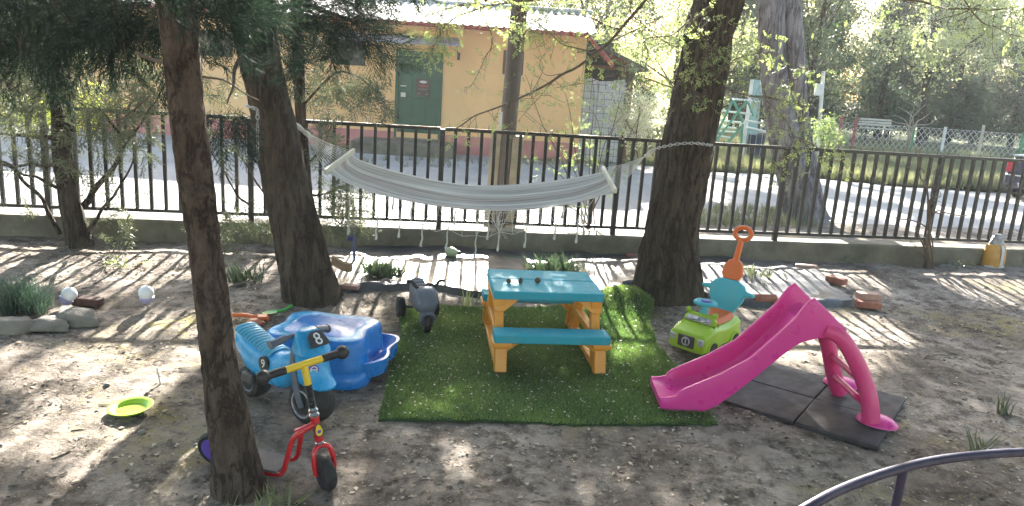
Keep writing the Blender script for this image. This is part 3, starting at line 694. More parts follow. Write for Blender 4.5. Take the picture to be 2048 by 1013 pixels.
mb = MB(); mb.tube([(W_/2-.38, .1, .32), (W_/2-.38, -.12, .32), (W_/2-.38, -.16, .38)], .018, 8); mb.ball((W_/2-.38, -.16, .41), .03); mb.build('tow_ball', M_CHR, car)
for xx in (.11, W_-.11):
    mb = MB(); mb.box((xx, .07, .78), (.19, .1, .27)); mb.build('tail_light', M_LAMP, car, bevel=.03)
mb = MB(); mb.box((W_/2, .075, .76), (.52, .02, .12)); mb.build('number_plate', mat('plate_white', (.7, .7, .7), .4), car, bevel=.004)
for xx, yy in ((.1, .78), (W_-.1, .78), (.1, 3.2), (W_-.1, 3.2)):
    mb = MB(); M_ = TR(xx, yy, .29) @ RY(pi/2); mb.lathe([(.17, -.09), (.26, -.09), (.29, -.06), (.29, .06), (.26, .09), (.17, .09)], 24, M_); wh = mb.build('wheel', M_RUB, car)
    mb = MB(); mb.lathe([(0.02, -.08), (.17, -.075), (.17, .075), (.02, .08)], 20, M_); mb.build('rim', M_CHR, wh)
# ================================================================ TOYS AND GARDEN THINGS
P_TEAL = plastic('teal_plastic', (.028, .31, .41), .6); P_TEAL.node_tree.nodes['Principled BSDF'].inputs['Specular IOR Level'].default_value = .22; P_YEL = plastic('amber_plastic', (.72, .30, .035), .42)
P_PINK = plastic('magenta_plastic', (.64, .04, .27), .32, .0); P_LADD = plastic('coral_pink_plastic', (.63, .045, .195), .36, .2)
P_LIME = plastic('lime_plastic', (.33, .52, .03), .32); P_ORG = plastic('orange_plastic', (.70, .15, .03), .4); P_CYAN = plastic('cyan_plastic', (.05, .42, .52), .38)
P_BLUE = plastic('blue_plastic', (.012, .19, .58), .3, .1); P_LBLUE = plastic('sky_blue_plastic', (.015, .30, .62), .28, .15); P_GREY = plastic('slate_plastic', (.10, .12, .16), .4, .3)
P_BLK = mat('black_plastic', (.015, .015, .016), .5, .2, 20, bmp=.1, bscale=150); P_WHITE = plastic('white_plastic', (.72, .72, .74), .3, .1)
P_GREEN = plastic('green_plastic', (.05, .36, .05), .4); P_PURP = plastic('purple_plastic', (.09, .05, .35), .4); P_SILV = mat('silver_sticker', (.5, .5, .53), .3, .25, 30, metal=.4)
P_ORED = mat('scooter_red', (.50, .012, .02), .25, .08, 6, coat=.5, dirt=.1); P_SYEL = mat('scooter_yellow', (.70, .48, .02), .3, .08, 6, coat=.4, dirt=.1)
P_DGREY = plastic('dark_grey_plastic', (.07, .06, .062), .45, .3)
# ---------------------------------------------------------------- picnic table
TB = thing('picnic_table', 'teal and amber plastic toddler picnic table on the artificial grass', 'table', (.222, 4.84, 0.012), rad(7.6))
# local x along the table, y away from the camera
mb = MB(); hw = .355
for y0, y1, nm in ((-.27, .035, 'tabletop_board'), (.042, .29, 'tabletop_board')):
    mb = MB(); mb.box((0, (y0+y1)/2, .435), (hw*2, y1-y0, .055)); mb.build(nm, P_TEAL, TB, bevel=.008, seg=3)
for yc in (-.42, .44):
    mb = MB(); mb.box((0, yc, .225), (hw*2+.01, .155, .055)); mb.build('seat', P_TEAL, TB, bevel=.008, seg=3)
for sx_ in (-1, 1):
    x = sx_*.312; mb = MB()
    def bar(pts, w=.05, d=.06):
        for a, b in zip(pts, pts[1:]):
            a = Vector((x, a[0], a[1])); b = Vector((x, b[0], b[1])); t = (b-a).normalized(); n = Vector((1, 0, 0)).cross(t)
            mb.loft([[q+Vector((sx2*d/2, 0, 0))+n*s2*w/2 for sx2, s2 in ((-1, -1), (1, -1), (1, 1), (-1, 1))] for q in (a, b)])
    for s in (-1, 1):
        bar([(s*.46, 0), (s*.40, .20)], .075, .075); bar([(s*.36, .012), (s*.17, .41)], .06, .055); bar([(s*.5, .185), (s*.34, .185)], .03, .12)
        mb.add([(x-.04, s*.41, .199), (x+.04, s*.41, .199), (x-sx_*.1, s*.41, .199), (x-sx_*.0, s*.41, .11)], [(0, 1, 3), (1, 2, 3), (2, 0, 3), (0, 2, 1)])
        # haunches under the corners
        mb.loft([[(x+sx_*.04, s*.24, .408), (x-sx_*.13, s*.24, .408), (x-sx_*.13, s*.13, .408), (x+sx_*.04, s*.13, .408)], [(x+sx_*.035, s*.27, .33), (x-sx_*.03, s*.27, .33), (x-sx_*.03, s*.18, .33), (x+sx_*.035, s*.18, .33)]])
        mb.loft([[(x+sx_*.04, s*.47, .199), (x-sx_*.12, s*.47, .199), (x-sx_*.12, s*.38, .199), (x+sx_*.04, s*.38, .199)], [(x+sx_*.036, s*.45, .13), (x-sx_*.035, s*.45, .13), (x-sx_*.035, s*.38, .13), (x+sx_*.036, s*.38, .13)]])
    bar([(-.47, .022), (.47, .022)], .045, .06); bar([(-.36, .185), (.36, .185)], .05, .052); bar([(-.26, .385), (.26, .385)], .045, .07)
    mb.build('leg_frame', P_YEL, TB, bevel=.006)
M_CONE = mat('pine_cone_scales', (.11, .062, .032), .8, .4, 30, bmp=.5, bscale=60)
def pine_cone(px_, py_, s, lab, tall=1.0, tilt=(0, 0)):
    p = G(px_, py_, .477); t = thing('pine_cone', lab, 'pine cone', p+np.array([0, 0, .0]), rng.random()*6, 'pine cones on the picnic table', rot=(tilt[0], tilt[1], 1))
    mb = MB(); mb.ball((0, 0, s*.75), (s*.7, s*.7, s*.75*tall), 12, 8); mb.build('core', M_CONE, t)
    mb = MB(); k = 0
    for i in range(7):
        a = pi*(i+1)/8
        for j in range(9):
            q = 2*pi*j/9+i*.35; d = Vector((sin(a)*cos(q), sin(a)*sin(q), cos(a)*tall)); c_ = Vector((0, 0, s*.75))+d*s*.68
            mb.ball((0, 0, 0), (s*.22, s*.2, s*.08), 6, 4, TR(*c_) @ d.to_track_quat('Z', 'Y').to_matrix().to_4x4() @ RX(.7))
    mb.build('scales', M_CONE, t); return t
pine_cone(1017, 567, .021, 'small round brown pine cone, first from the left on the table'); pine_cone(1041, 566, .019, 'upright pointed pine cone in the middle of the three on the table', 1.5); pine_cone(1075, 567, .026, 'widest brown pine cone, nearest the table centre', .9)
# ---------------------------------------------------------------- artificial grass mat
TURF = [(-.63, 3.57), (.2, 3.68), (1.2, 3.79), (1.16, 4.4), (1.07, 5.0), (1.10, 5.55), (1.2, 5.95), (1.02, 6.2), (.72, 6.02), (.2, 5.75), (-.3, 5.64), (-.84, 5.55), (-.74, 4.9), (-.70, 4.3)]
_t = []
for a_, b_ in zip(TURF, TURF[1:]+TURF[:1]):
    n_ = max(1, int(math.hypot(b_[0]-a_[0], b_[1]-a_[1])/.06))
    for i_ in range(n_):
        q_ = (a_[0]+(b_[0]-a_[0])*i_/n_, a_[1]+(b_[1]-a_[1])*i_/n_); _t.append((q_[0]+.022*nz(q_[0]*3, q_[1]*3, 61)+.012*nz(q_[0]*11, q_[1]*11, 62), q_[1]+.022*nz(q_[0]*3, q_[1]*3, 63)+.012*nz(q_[0]*11, q_[1]*11, 64)))
TURF = _t
def tz(x, y): return .012+.5*gz(x, y)+.12*math.exp(-((x-MOUND[0]+.06)**2/.10+(y-MOUND[1]-.04)**2/.07))+.012*nz(x*1.8, y*1.8, 6)
M_TBASE = mat('turf_backing', (.02, .045, .012), .95, .3, 20)
turf = thing('artificial_grass', 'artificial grass mat under the picnic table', 'grass mat', (.2, 4.7, 0)); O = turf.location
bm = bmesh.new()
g_ = [[(x, y) for x in np.arange(-.95, 1.3, .05)] for y in np.arange(3.5, 6.3, .05)]
mb = MB(); vid = {}; arr = np.array([p for r in g_ for p in r]); ins = in_poly(arr, TURF)
# clip a fine grid against the mat outline
bm = bmesh.new(); f = bm.faces.new([bm.verts.new((x, y, 0)) for x, y in TURF])
for ax in range(2):
    for v_ in (np.arange(-.95, 1.3, .06) if ax == 0 else np.arange(3.5, 6.3, .06)):
        co = (v_, 0, 0) if ax == 0 else (0, v_, 0); no = (1, 0, 0) if ax == 0 else (0, 1, 0)
        bmesh.ops.bisect_plane(bm, geom=bm.verts[:]+bm.edges[:]+bm.faces[:], plane_co=co, plane_no=no)
for v_ in bm.verts: v_.co.z = tz(v_.co.x, v_.co.y); v_.co -= O
me = bpy.data.meshes.new('backing'); bm.to_mesh(me); bm.free(); me.materials.append(M_TBASE); me.shade_smooth()
bk = bpy.data.objects.new('backing', me); col.objects.link(bk); bk.parent = turf
md = bk.modifiers.new('solid', 'SOLIDIFY'); md.thickness = .012; md.offset = -1
M_BLADE = leafmat('turf_blades', (.055, .115, .035), (.20, .285, .09), .48, .5, .05)
c = np.stack([rng.uniform(-.9, 1.25, 200000), rng.uniform(3.5, 6.25, 200000)], 1); c = c[in_poly(c, TURF)]
c = np.c_[c, [tz(x, y) for x, y in c]]
n = len(c); a = rng.random(n)*2*pi; l = rng.uniform(.012, .026, n); w = .0022; tl = rng.normal(size=(n, 2))*.55
s = np.stack([np.cos(a), np.sin(a), np.zeros(n)], 1)*w; tip = np.stack([tl[:, 0]*l, tl[:, 1]*l, l], 1)
V = np.stack([c-s, c+s, c+tip], 1).reshape(-1, 3)
pl_t = np.clip(.35+.5*np.array([nz(p[0]*2.2, p[1]*2.2, 3) for p in c])+rng.normal(0, .2, n), 0, 1)
pet = c[rng.random(len(c)) < .013]; Vp, Fp = scatter(np.array([(-.5, -.3, 0), (.5, -.2, .1), (.4, .4, .3), (-.4, .3, .1)]), np.array([[0, 1, 2, 3]]), pet+np.array([0, 0, .02]), zrots(len(pet), .4), .005+.012*rng.random(len(pet))**2)
tag(npmesh('fallen_petals', Vp, Fp, leafmat('pale_petals', (.30, .27, .2), (.6, .57, .48), .3), None, np.repeat(rng.random(len(pet)), 4)), 'pale petals and leaf bits fallen on the artificial grass', 'petals', kind='stuff')
o = npmesh('grass_pile', V, np.arange(n*3).reshape(-1, 3), M_BLADE, turf, np.repeat(pl_t, 3), origin=O); o['kind'] = 'stuff'
# ---------------------------------------------------------------- slide
SL = thing('slide', 'magenta plastic toddler slide with a curved ladder', 'slide', (.9, 4.09, .004))
st_x = [.885, .93, .972, .985, 1.03, 1.10, 1.2, 1.28, 1.354, 1.41, 1.461, 1.515, 1.566, 1.6, 1.63, 1.657, 1.70, 1.751, 1.80, 1.85]
zt = np.interp(st_x, [.885, .97, .972, .985, 1.03, 1.201, 1.354, 1.461, 1.566, 1.619, 1.657, 1.751, 1.85], [.085, .09, .10, .125, .155, .247, .352, .474, .597, .698, .722, .645, .56])
zf = np.interp(st_x, [.885, .97, 1.03, 1.2, 1.354, 1.461, 1.566, 1.63, 1.7, 1.85], [.075, .06, .055, .105, .20, .31, .44, .56, .585, .50])
zb = np.interp(st_x, [.885, .93, 1.12, 1.2, 1.297, 1.41, 1.516, 1.611, 1.716, 1.85], [.035, .0, .0, .06, .145, .26, .375, .465, .50, .525])
rings = []
for x, t, f_, b in zip(st_x, zt, zf, zb):
    w = .165; th = .026; t = max(t, f_+.004); f_ = min(f_, t-.004)
    hgt = t-f_; ci = min(.03, hgt*.5)
    r = [(x, -w, b), (x, -w-.004, (b+t)/2), (x, -w, t-.008), (x, -w+.008, t), (x, -w+th-.006, t), (x, -w+th+.002, t-.01 if hgt > .03 else t-.002), (x, -w+th+.006, f_+ci), (x, -w+th+.03, f_+ci*.15), (x, -.06, f_)]
    r += [(x, -p[1], p[2]) for p in r[::-1]]
    rings.append([Vector(p)-Vector((.9, 0, 0)) for p in r])
mb = MB(); mb.loft(rings); mb.build('chute', P_PINK, SL, bevel=.004, angle=50)
legs = {-1: [(1.74, .545), (1.83, .51), (1.925, .39), (1.99, .27), (2.03, .16), (2.05, .05)], 1: [(1.74, .545), (1.82, .49), (1.90, .39), (1.95, .27), (2.0, .15), (2.06, .03)]}
for s in (-1, 1):
    P = smooth_path([(x-.9, s*(.148+.012*i+(.012 if i > 4 else .01*(i > 3))), z) for i, (x, z) in enumerate(legs[s])], 5)
    mb = MB(); mb.tube(P, [.034+.006*i/len(P) for i in range(len(P))], 16, flat=1.25); mb.build('ladder_leg', P_LADD, SL)
for x, z in ((1.90, .43), (1.965, .28), (2.0, .15)):
    mb = MB(); mb.box((0, 0, 0), (.09, .3+.06*(.45-z), .035), TR(x-.9, 0, z) @ RY(rad(35))); mb.build('rung', P_LADD, SL, bevel=.012, seg=3)
fa = G(1682, 778); fb = G(1752, 856)
for p, ang in ((fa, -20), (fb, -35)):
    mb = MB(); q = Vector(p)-Vector(SL.location); mb.lathe([(0, .05), (.035, .048), (.08, .036), (.108, .016), (.112, .004), (.105, 0)], 28, TR(q.x, q.y, .024) @ RZ(rad(ang)) @ Matrix.Diagonal((1.0, .78, 1, 1))); mb.build('foot_pad', P_PINK, SL)
# rubber tiles
M_TILER = mat('rubber_tile', (.045, .038, .042), .85, .2, 4, bmp=.5, bscale=140, dirt=.45, dirtc=(.13, .11, .09), bdist=.004)
ua = rad(-35.4); us = .432; a0 = Vector((1.274, 4.122, 0)); ux = Vector((cos(ua), sin(ua), 0)); uy = Vector((-sin(ua), cos(ua), 0))
tl_lab = {(0, 0): 'dark rubber floor tile running in under the slide chute', (1, 0): 'dark rubber floor tile carrying the near slide foot', (0, 1): 'dark rubber floor tile behind the slide, farthest from the camera', (1, 1): 'dark rubber floor tile carrying the far slide foot'}
for i in range(2):
    for j in range(2):
        c_ = a0+ux*us*(i+.5)+uy*us*(j+.5); mb = MB(); mb.box((0, 0, .011), (us-.006, us-.006, .024)); o = mb.build('rubber_tile', M_TILER, None, bevel=.004); o.location = c_+Vector((0, 0, .002+.002*((i+j) % 2))); o.rotation_euler = (0, 0, ua+rad(.5*(i-j)))
        tag(o, tl_lab[(i, j)], 'floor tile', 'rubber tiles under the slide')
# ---------------------------------------------------------------- ride-on truck with push handle
RT = thing('ride_on_truck', 'lime green ride-on toy truck with a teal backrest and orange push handle', 'ride-on toy', (1.39, 5.04, .012), rad(-132))
# local x forward, y left
def rr(x, hw_, z0, z1, n=2): return [(x, -hw_, z0+.015), (x, -hw_+.02, z0), (x, hw_-.02, z0), (x, hw_, z0+.015), (x, hw_, z1-.03), (x, hw_-.03, z1), (x, -hw_+.03, z1), (x, -hw_, z1-.03)]
mb = MB(); mb.loft([rr(.25, .118, .045, .15), rr(.238, .138, .035, .168), rr(.16, .145, .035, .2), rr(.095, .145, .035, .21), rr(.05, .14, .04, .205), rr(-.05, .135, .045, .19), rr(-.15, .14, .045, .2), rr(-.25, .14, .05, .215), rr(-.3, .12, .07, .2)])
bd = mb.build('body', P_LIME, RT, bevel=.012, seg=3)
mb = MB(); mb.loft([rr(.11, .125, .19, .215), rr(.085, .12, .2, .265), rr(.065, .115, .2, .27), rr(.05, .125, .19, .215)]); mb.ball((.075, -.1, .275), (.018, .022, .022)); mb.ball((.075, .1, .275), (.018, .022, .022)); mb.build('windscreen_frame', P_LIME, RT, bevel=.006)
mb = MB(); mb.add([(.117, -.095, .214), (.117, .095, .214), (.098, .088, .25), (.098, -.088, .25)], [(0, 1, 2, 3)]); ws = mb.build('windscreen', P_SILV, RT, solid=.004)
mb = MB()
for y0 in (-.05, .03): mb.tube([(.114, y0, .222), (.111, y0+.06, .229)], .0025, 5)
mb.ball((.108, 0, .237), (.004, .012, .004), 8, 6); mb.build('wiper', P_BLK, ws)
mb = MB(); mb.box((.252, 0, .105), (.012, .125, .085)); gr = mb.build('grille', P_DGREY, RT, bevel=.006)
mb = MB(); mb.torus((0, 0, 0), .027, .005, TR(.26, 0, .105) @ RY(pi/2), 20, 6); mb.box((.259, 0, .105), (.008, .008, .05)); mb.build('grille_badge', P_SILV, gr)
for s in (-1, 1):
    mb = MB(); mb.box((.243, s*.104, .118), (.024, .05, .048), None); mb.build('headlight', P_SILV, RT, bevel=.01, seg=3)
    for x in (.13, -.19):
        mb = MB(); M_ = TR(x, s*.128, .052) @ RX(pi/2); mb.lathe([(.03, -.022), (.05, -.022), (.056, -.012), (.056, .012), (.05, .022), (.03, .022)], 22, M_); wh = mb.build('wheel', P_BLK, RT)
        mb = MB(); mb.lathe([(0, -.018), (.03, -.021), (.03, .021), (0, .018)], 16, M_); mb.build('hub', P_SILV, wh)
        mb = MB(); mb.loft([[(x+.078*cos(a), s*(.133+dy), .05+.078*sin(a)) for a in np.linspace(.1, pi-.1, 12)]+[(x+.06*cos(a), s*(.133+dy), .05+.06*sin(a)) for a in np.linspace(pi-.1, .1, 12)] for dy in (-.01, .016)]); mb.build('wheel_arch', P_LIME, RT)
mb = MB(); mb.loft([rr(.03, .09, .19, .222), rr(-.06, .1, .185, .225), rr(-.17, .105, .19, .232), rr(-.22, .1, .2, .245)]); mb.build('seat', P_ORG, RT, bevel=.012, seg=3)
M_ = TR(.045, .0, .25) @ RY(rad(-3)); mb = MB(); mb.tube([M_ @ Vector((0, 0, -.04)), M_ @ Vector((0, 0, .085))], [.035, .022], 14); mb.build('steering_column', P_CYAN, RT)
mb = MB(); mb.torus((0, 0, .09), .068, .015, M_, 30, 10); mb.box((0, 0, .088), (.03, .125, .014), M_); mb.box((-.035, 0, .088), (.07, .025, .014), M_); sw = mb.build('steering_wheel', P_CYAN, RT)
mb = MB(); mb.lathe([(.03, .09), (.032, .1), (.024, .108), (0, .11)], 16, M_); mb.build('horn_button', P_PURP, sw)
# backrest : shield plate, leaning back
M_ = TR(-.235, 0, .20) @ RY(rad(-14))
ol = [(-.05, 0), (-.085, .05), (-.125, .12), (-.135, .165), (-.2, .17), (-.205, .195), (-.135, .205), (-.115, .24), (-.06, .265), (.06, .265), (.115, .24), (.135, .205), (.205, .195), (.2, .17), (.135, .165), (.125, .12), (.085, .05), (.05, 0)]
mb = MB(); mb.prism(ol, -.022, .022, M_ @ Matrix(((0, 0, 1, 0), (1, 0, 0, 0), (0, 1, 0, 0), (0, 0, 0, 1)))); mb.build('backrest', P_CYAN, RT, bevel=.012, seg=3)
ol2 = [(-.055, 0), (-.075, .04), (-.072, .1), (-.045, .145), (-.02, .15), (-.018, .3), (.018, .3), (.02, .15), (.045, .145), (.072, .1), (.075, .04), (.055, 0)]
M2 = TR(-.30, 0, .452) @ RY(rad(-17)) @ Matrix(((0, 0, 1, 0), (1, 0, 0, 0), (0, 1, 0, 0), (0, 0, 0, 1)))
mb = MB(); mb.prism(ol2, -.02, .02, M2); ph = mb.build('push_handle', P_ORG, RT, bevel=.012, seg=3)
mb = MB(); mb.tube([M2 @ Vector((.062*cos(q), .345+.045*sin(q), .0)) for q in np.linspace(0, 2*pi, 33)[:-1]], .017, 10, closed=True); mb.build('grip_ring', P_ORG, ph)
# ---------------------------------------------------------------- clover sandbox in two halves
def clover(R, k, n=72, ph=0.):
    out = []
    for i in range(n):
        q = 2*pi*i/n; r = R*(1-k+k*cos(4*(q-ph))*1.0); out.append((r*cos(q), r*sin(q)))
    return out
SBX, SBY = -1.08, 4.24
def shell(name, prof, m, parent, k=.13, ph=rad(38)):
    mb = MB(); mb.loft([[(x, y*.86, z) for x, y in clover(R, kk, 72, ph)] for R, z, kk in prof], cap=True); return mb.build(name, m, parent, angle=60)
tr_ = thing('sandbox_tray', 'blue clover shaped sandpit tray lying tilted below its upturned twin', 'sandpit', (SBX+.085, SBY+.06, .016), 0, None, rot=(rad(-1.5), rad(-5), rad(5)))
shell('tray_shell', [(.32, .0, .12), (.37, .0, .12), (.385, .03, .12), (.388, .085, .12), (.402, .09, .12), (.402, .098, .12), (.38, .1, .12), (.37, .075, .12), (.34, .035, .12), (.1, .03, .05)], P_BLUE, tr_)
lid = thing('sandbox_shell', 'blue clover shaped sandpit shell upturned on its tray, wet and glossy on top', 'sandpit', (SBX, SBY, .035)); lid.scale = (1, 1, 1.2)
P_BLUEW, nt_, bs_ = base('wet_sheen_blue')
tn = tex(nt_, scale=9, detail=6); nt_.links.new(ramp(nt_, tn.outputs[0], [(.35, (.02, .28, .62)), (.6, (.08, .40, .70)), (.75, (.28, .52, .7))]), bs_.inputs['Base Color'])  # paler tones put the sheen of the wet top into its colour
bs_.inputs['Roughness'].default_value = .2; bs_.inputs['Specular IOR Level'].default_value = .35
tb = tex(nt_, scale=26, detail=5, stretch=(1, 1.6, 1)); bump(nt_, bs_, tb.outputs[0], .5, .012)
shell('side_shell', [(.395, -.03, .13), (.402, -.01, .13), (.396, .02, .13), (.385, .035, .13), (.372, .042, .13), (.378, .052, .13), (.374, .07, .13), (.362, .17, .13), (.354, .192, .13), (.343, .199, .13)], P_BLUE, lid)
shell('lid_top', [(.344, .197, .13), (.325, .203, .13), (.25, .199, .12), (.185, .188, .09), (.15, .13, .04), (.11, .12, .02)], P_BLUEW, lid)
# ---------------------------------------------------------------- blue ride-on motorbike
MC = thing('ride_on_motorbike', 'sky blue ride-on toy motorbike with fat black tyres behind the scooter', 'ride-on toy', (-.965, 3.53, 0.004), rad(-35)); MC.scale = (.94,)*3
def fatwheel(x, R, wd, parent, m=M_RUB, hubm=None, y=0, nm='wheel'):
    M_ = TR(x, y, R) @ RX(pi/2)
    mb = MB(); h = wd/2; mb.lathe([(R*.5, -h*.9), (R*.72, -h), (R*.9, -h*.86), (R*.985, -h*.45), (R, 0), (R*.985, h*.45), (R*.9, h*.86), (R*.72, h), (R*.5, h*.9)], 40, M_)
    w = mb.build(nm, m, parent)
    mb = MB(); mb.lathe([(0, -h*.6), (R*.42, -h*.62), (R*.5, -h*.92), (R*.56, -h*.99), (R*.58, -h*.93), (R*.5, -h*.5), (R*.5, h*.5), (R*.58, h*.93), (R*.56, h*.99), (R*.5, h*.92), (R*.42, h*.62), (0, h*.6)], 32, M_); mb.build('rim', hubm or P_GREY, w); return w
fatwheel(0, .126, .145, MC, hubm=P_DGREY); fatwheel(-.5, .1, .115, MC)
mb = MB(); mb.torus((0, 0, .0), .074, .005, TR(0, -.074, .126) @ RX(pi/2), 32, 6); mb.build('rim_ring', P_SILV, MC)
def bs8(x, cz, hz, hw_, p=2.6, n=20):
    out = []
    for i in range(n):
        q = 2*pi*i/n; c_, s_ = cos(q), sin(q); out.append((x, hw_*math.copysign(abs(c_)**(2/p), c_), cz+hz*math.copysign(abs(s_)**(2/p), s_)))
    return out
mb = MB(); mb.loft([bs8(-.62, .36, .03, .04), bs8(-.58, .33, .075, .07), bs8(-.48, .275, .105, .085), bs8(-.38, .245, .105, .085), bs8(-.28, .235, .1, .085), bs8(-.2, .245, .105, .08), bs8(-.14, .27, .1, .07), bs8(-.1, .29, .07, .05)]); mb.build('body', P_LBLUE, MC, angle=60)
P_SEAT = plastic('sunlit_seat_blue', (.10, .42, .62), .35)  # sunlight on the seat is put into this paler blue
mb = MB()
for i in range(14):
    t = i/13; x = -.58+.3*t; z = np.interp(x, [-.58, -.48, -.38, -.28], [.412, .384, .354, .34]); mb.tube(smooth_path([(x, -.07, z-.02), (x, -.04, z), (x, .04, z), (x, .07, z-.02)], 3), .0085, 8)
mb.build('seat_ribs', P_SEAT, MC)
def ell(cx, hx_, hy_, z, p=2.6, n=24):
    return [(cx+hx_*math.copysign(abs(cos(q))**(2/p), cos(q)), hy_*math.copysign(abs(sin(q))**(2/p), sin(q)), z) for q in [2*pi*i/n for i in range(n)]]
mb = MB(); mb.loft([ell(-.06, .015, .04, .525), ell(-.05, .03, .06, .52), ell(-.03, .055, .085, .475), ell(-.01, .075, .098, .43), ell(0.0, .08, .1, .41), ell(-.005, .068, .09, .4), ell(.0, .068, .088, .36), ell(.01, .075, .085, .31), ell(.02, .085, .085, .27), ell(.04, .11, .08, .245), ell(.045, .105, .07, .232)])
fr_ = mb.build('fairing', P_LBLUE, MC, bevel=.006, angle=50)
mb = MB()
for s in (-1, 1): mb.tube(smooth_path([(0, s*.07, .108), (-.03, s*.075, .2), (-.07, s*.07, .36), (-.08, s*.03, .46)], 5), .02, 10)
mb.build('fork', P_GREY, MC)
mb = MB(); mb.tube(smooth_path([(-.10, -.18, .465), (-.085, -.08, .485), (-.08, 0, .487), (-.085, .08, .485), (-.10, .18, .465)], 5), .014, 10); hb = mb.build('handlebar', P_GREY, MC)
for s in (-1, 1):
    mb = MB(); mb.tube([(-.092, s*.1, .482), (-.1, s*.19, .463)], .02, 14); mb.tube([(-.0995, s*.184, .4645), (-.1, s*.194, .462)], .025, 14); mb.build('grip', P_GREY, hb)
# number plate on the sloping nose and the round number on the flank
N0 = Vector((.0, 0, .478)); xd = Vector((0, 1, 0)); upd = Vector((-.68, 0, .73)).normalized()
Mp = axes(N0+Vector((.047, 0, .004)), xd, upd) @ Matrix.Scale(1.15, 4)
mb = MB(); mb.prism([(-.055, -.03), (.055, -.03), (.042, .03), (.02, .048), (-.02, .048), (-.042, .03)], -.004, .003, Mp); pl = mb.build('number_plate', P_BLK, fr_)
text('number', '8', .085, P_WHITE, Mp @ TR(0, .004, .003) @ RZ(0), pl)
Mr = axes((-.3, -.087, .275), (1, 0, 0), (0, 0, 1))
mb = MB(); mb.lathe([(0, -.012), (.042, -.012), (.042, .003), (0, .003)], 28, Mr); rd = mb.build('number_roundel', P_BLK, MC)
text('number', '9', .07, P_WHITE, Mr @ TR(0, 0, .0035), rd)
Mb = axes((.068, -.045, .335), (.45, .9, 0), (0, 0, 1)); mb = MB(); mb.lathe([(0, -.012), (.026, -.012), (.026, .002), (0, .002)], 24, Mb); bdg = mb.build('badge', P_PURP, fr_)
mb = MB(); mb.torus((0, 0, .002), .017, .0035, Mb, 20, 6); mb.box((0, 0, .002), (.026, .006, .003), Mb); mb.build('badge_mark', P_WHITE, bdg)
for s in (-1, 1): mb = MB(); mb.box((-.43, s*.095, .16), (.09, .03, .06)); mb.build('footrest', P_DGREY, MC, bevel=.01)
# ---------------------------------------------------------------- red and yellow scooter
SC = thing('scooter', 'red and yellow toddler scooter with black grips leaning beside the pine trunk', 'scooter', (-.735, 2.925, .002), 0, None, rot=(rad(9), 0, rad(-15)))
stg = RZ(rad(-36))
R_ = .083
mb = MB(); Mw = stg @ TR(0, 0, R_) @ RX(pi/2); mb.lathe([(R_*.66, -.02), (R_*.85, -.024), (R_*.97, -.014), (R_, 0), (R_*.97, .014), (R_*.85, .024), (R_*.66, .02)], 36, Mw); fw = mb.build('front_wheel', M_RUB, SC)
mb = MB(); mb.lathe([(0, -.022), (R_*.3, -.016), (R_*.6, -.014), (R_*.68, -.021), (R_*.68, .021), (R_*.6, .014), (R_*.3, .016), (0, .022)], 28, Mw); mb.build('rim', P_PURP, fw)
ax0 = stg @ Vector((-.028, 0, .205)); ax1 = stg @ Vector((-.125, 0, .545)); axd = (ax1-ax0).normalized()
mb = MB()
mb.tube([stg @ p for p in smooth_path([(0, -.042, R_), (-.004, -.043, .14), (-.016, -.036, .185), (-.026, -.012, .203), (-.026, .012, .203), (-.016, .036, .185), (-.004, .043, .14), (0, .042, R_)], 6)], .0115, 10); mb.build('fork', P_ORED, SC)
mb = MB(); mb.tube([stg @ Vector((0, -.052, R_)), stg @ Vector((0, .052, R_))], .008, 8); mb.build('axle', M_CHR, SC)
mb = MB(); mb.lathe([(.018, 0), (.02, .006), (.015, .012)], 16, Matrix.Translation(ax0+axd*.008) @ axd.to_track_quat('Z', 'Y').to_matrix().to_4x4()); mb.build('lower_bearing', M_CHR, SC)
mb = MB(); mb.lathe([(.02, 0), (.024, .01), (.018, .02), (.022, .03), (.016, .04)], 16, Matrix.Translation(ax0+axd*.13) @ axd.to_track_quat('Z', 'Y').to_matrix().to_4x4()); mb.build('headset', M_CHR, SC)
mb = MB(); mb.tube([ax0+axd*.02, ax0+axd*.135], .0185, 14); hd = mb.build('head_tube', P_ORED, SC)
mb = MB(); z0 = .17; ppts = []; prs = []
for i in range(19): ppts.append(ax0+axd*(.17+.105*i/18)); prs.append(.0175 if i % 2 else .0135)
mb.tube(ppts, prs, 14); mb.build('bellows', P_BLK, SC)
mb = MB(); mb.tube([ax0+axd*.272, ax1], .0155, 14); bb = [stg @ Vector((-.128, y, .552)) for y in (-.17, -.08, .08, .17)]; mb.tube([bb[1], bb[2]], .0155, 12); mb.build('handlebar', P_SYEL, SC)
for a, b in ((bb[1], bb[0]), (bb[2], bb[3])):
    a = Vector(a); b = Vector(b); d_ = (b-a).normalized(); L_ = (b-a).length
    mb = MB(); n_ = 15; mb.tube([a+d_*L_*i/n_ for i in range(n_+1)], [.0185 if i % 2 else .0165 for i in range(n_+1)], 14); mb.ball(a+d_*(L_+.004), (.03, .03, .03), 16, 10); mb.build('grip', P_BLK, SC)
mb = MB(); mb.tube(smooth_path([ax0+axd*.1, Vector((-.08, 0, .285)), Vector((-.12, 0, .265))], 4), .015, 10)
for s in (-1, 1):
    mb.tube(smooth_path([(-.075, s*.008, .285), (-.115, s*.035, .255), (-.145, s*.05, .16), (-.17, s*.055, .085), (-.21, s*.055, .062), (-.3, s*.055, .06), (-.43, s*.05, .065), (-.49, s*.035, .075), (-.54, s*.035, .08)], 6), .0115, 10)
mb.build('frame', P_ORED, SC)
mb = MB(); mb.box((-.33, 0, .073), (.27, .125, .012)); mb.build('deck', P_DGREY, SC, bevel=.01)
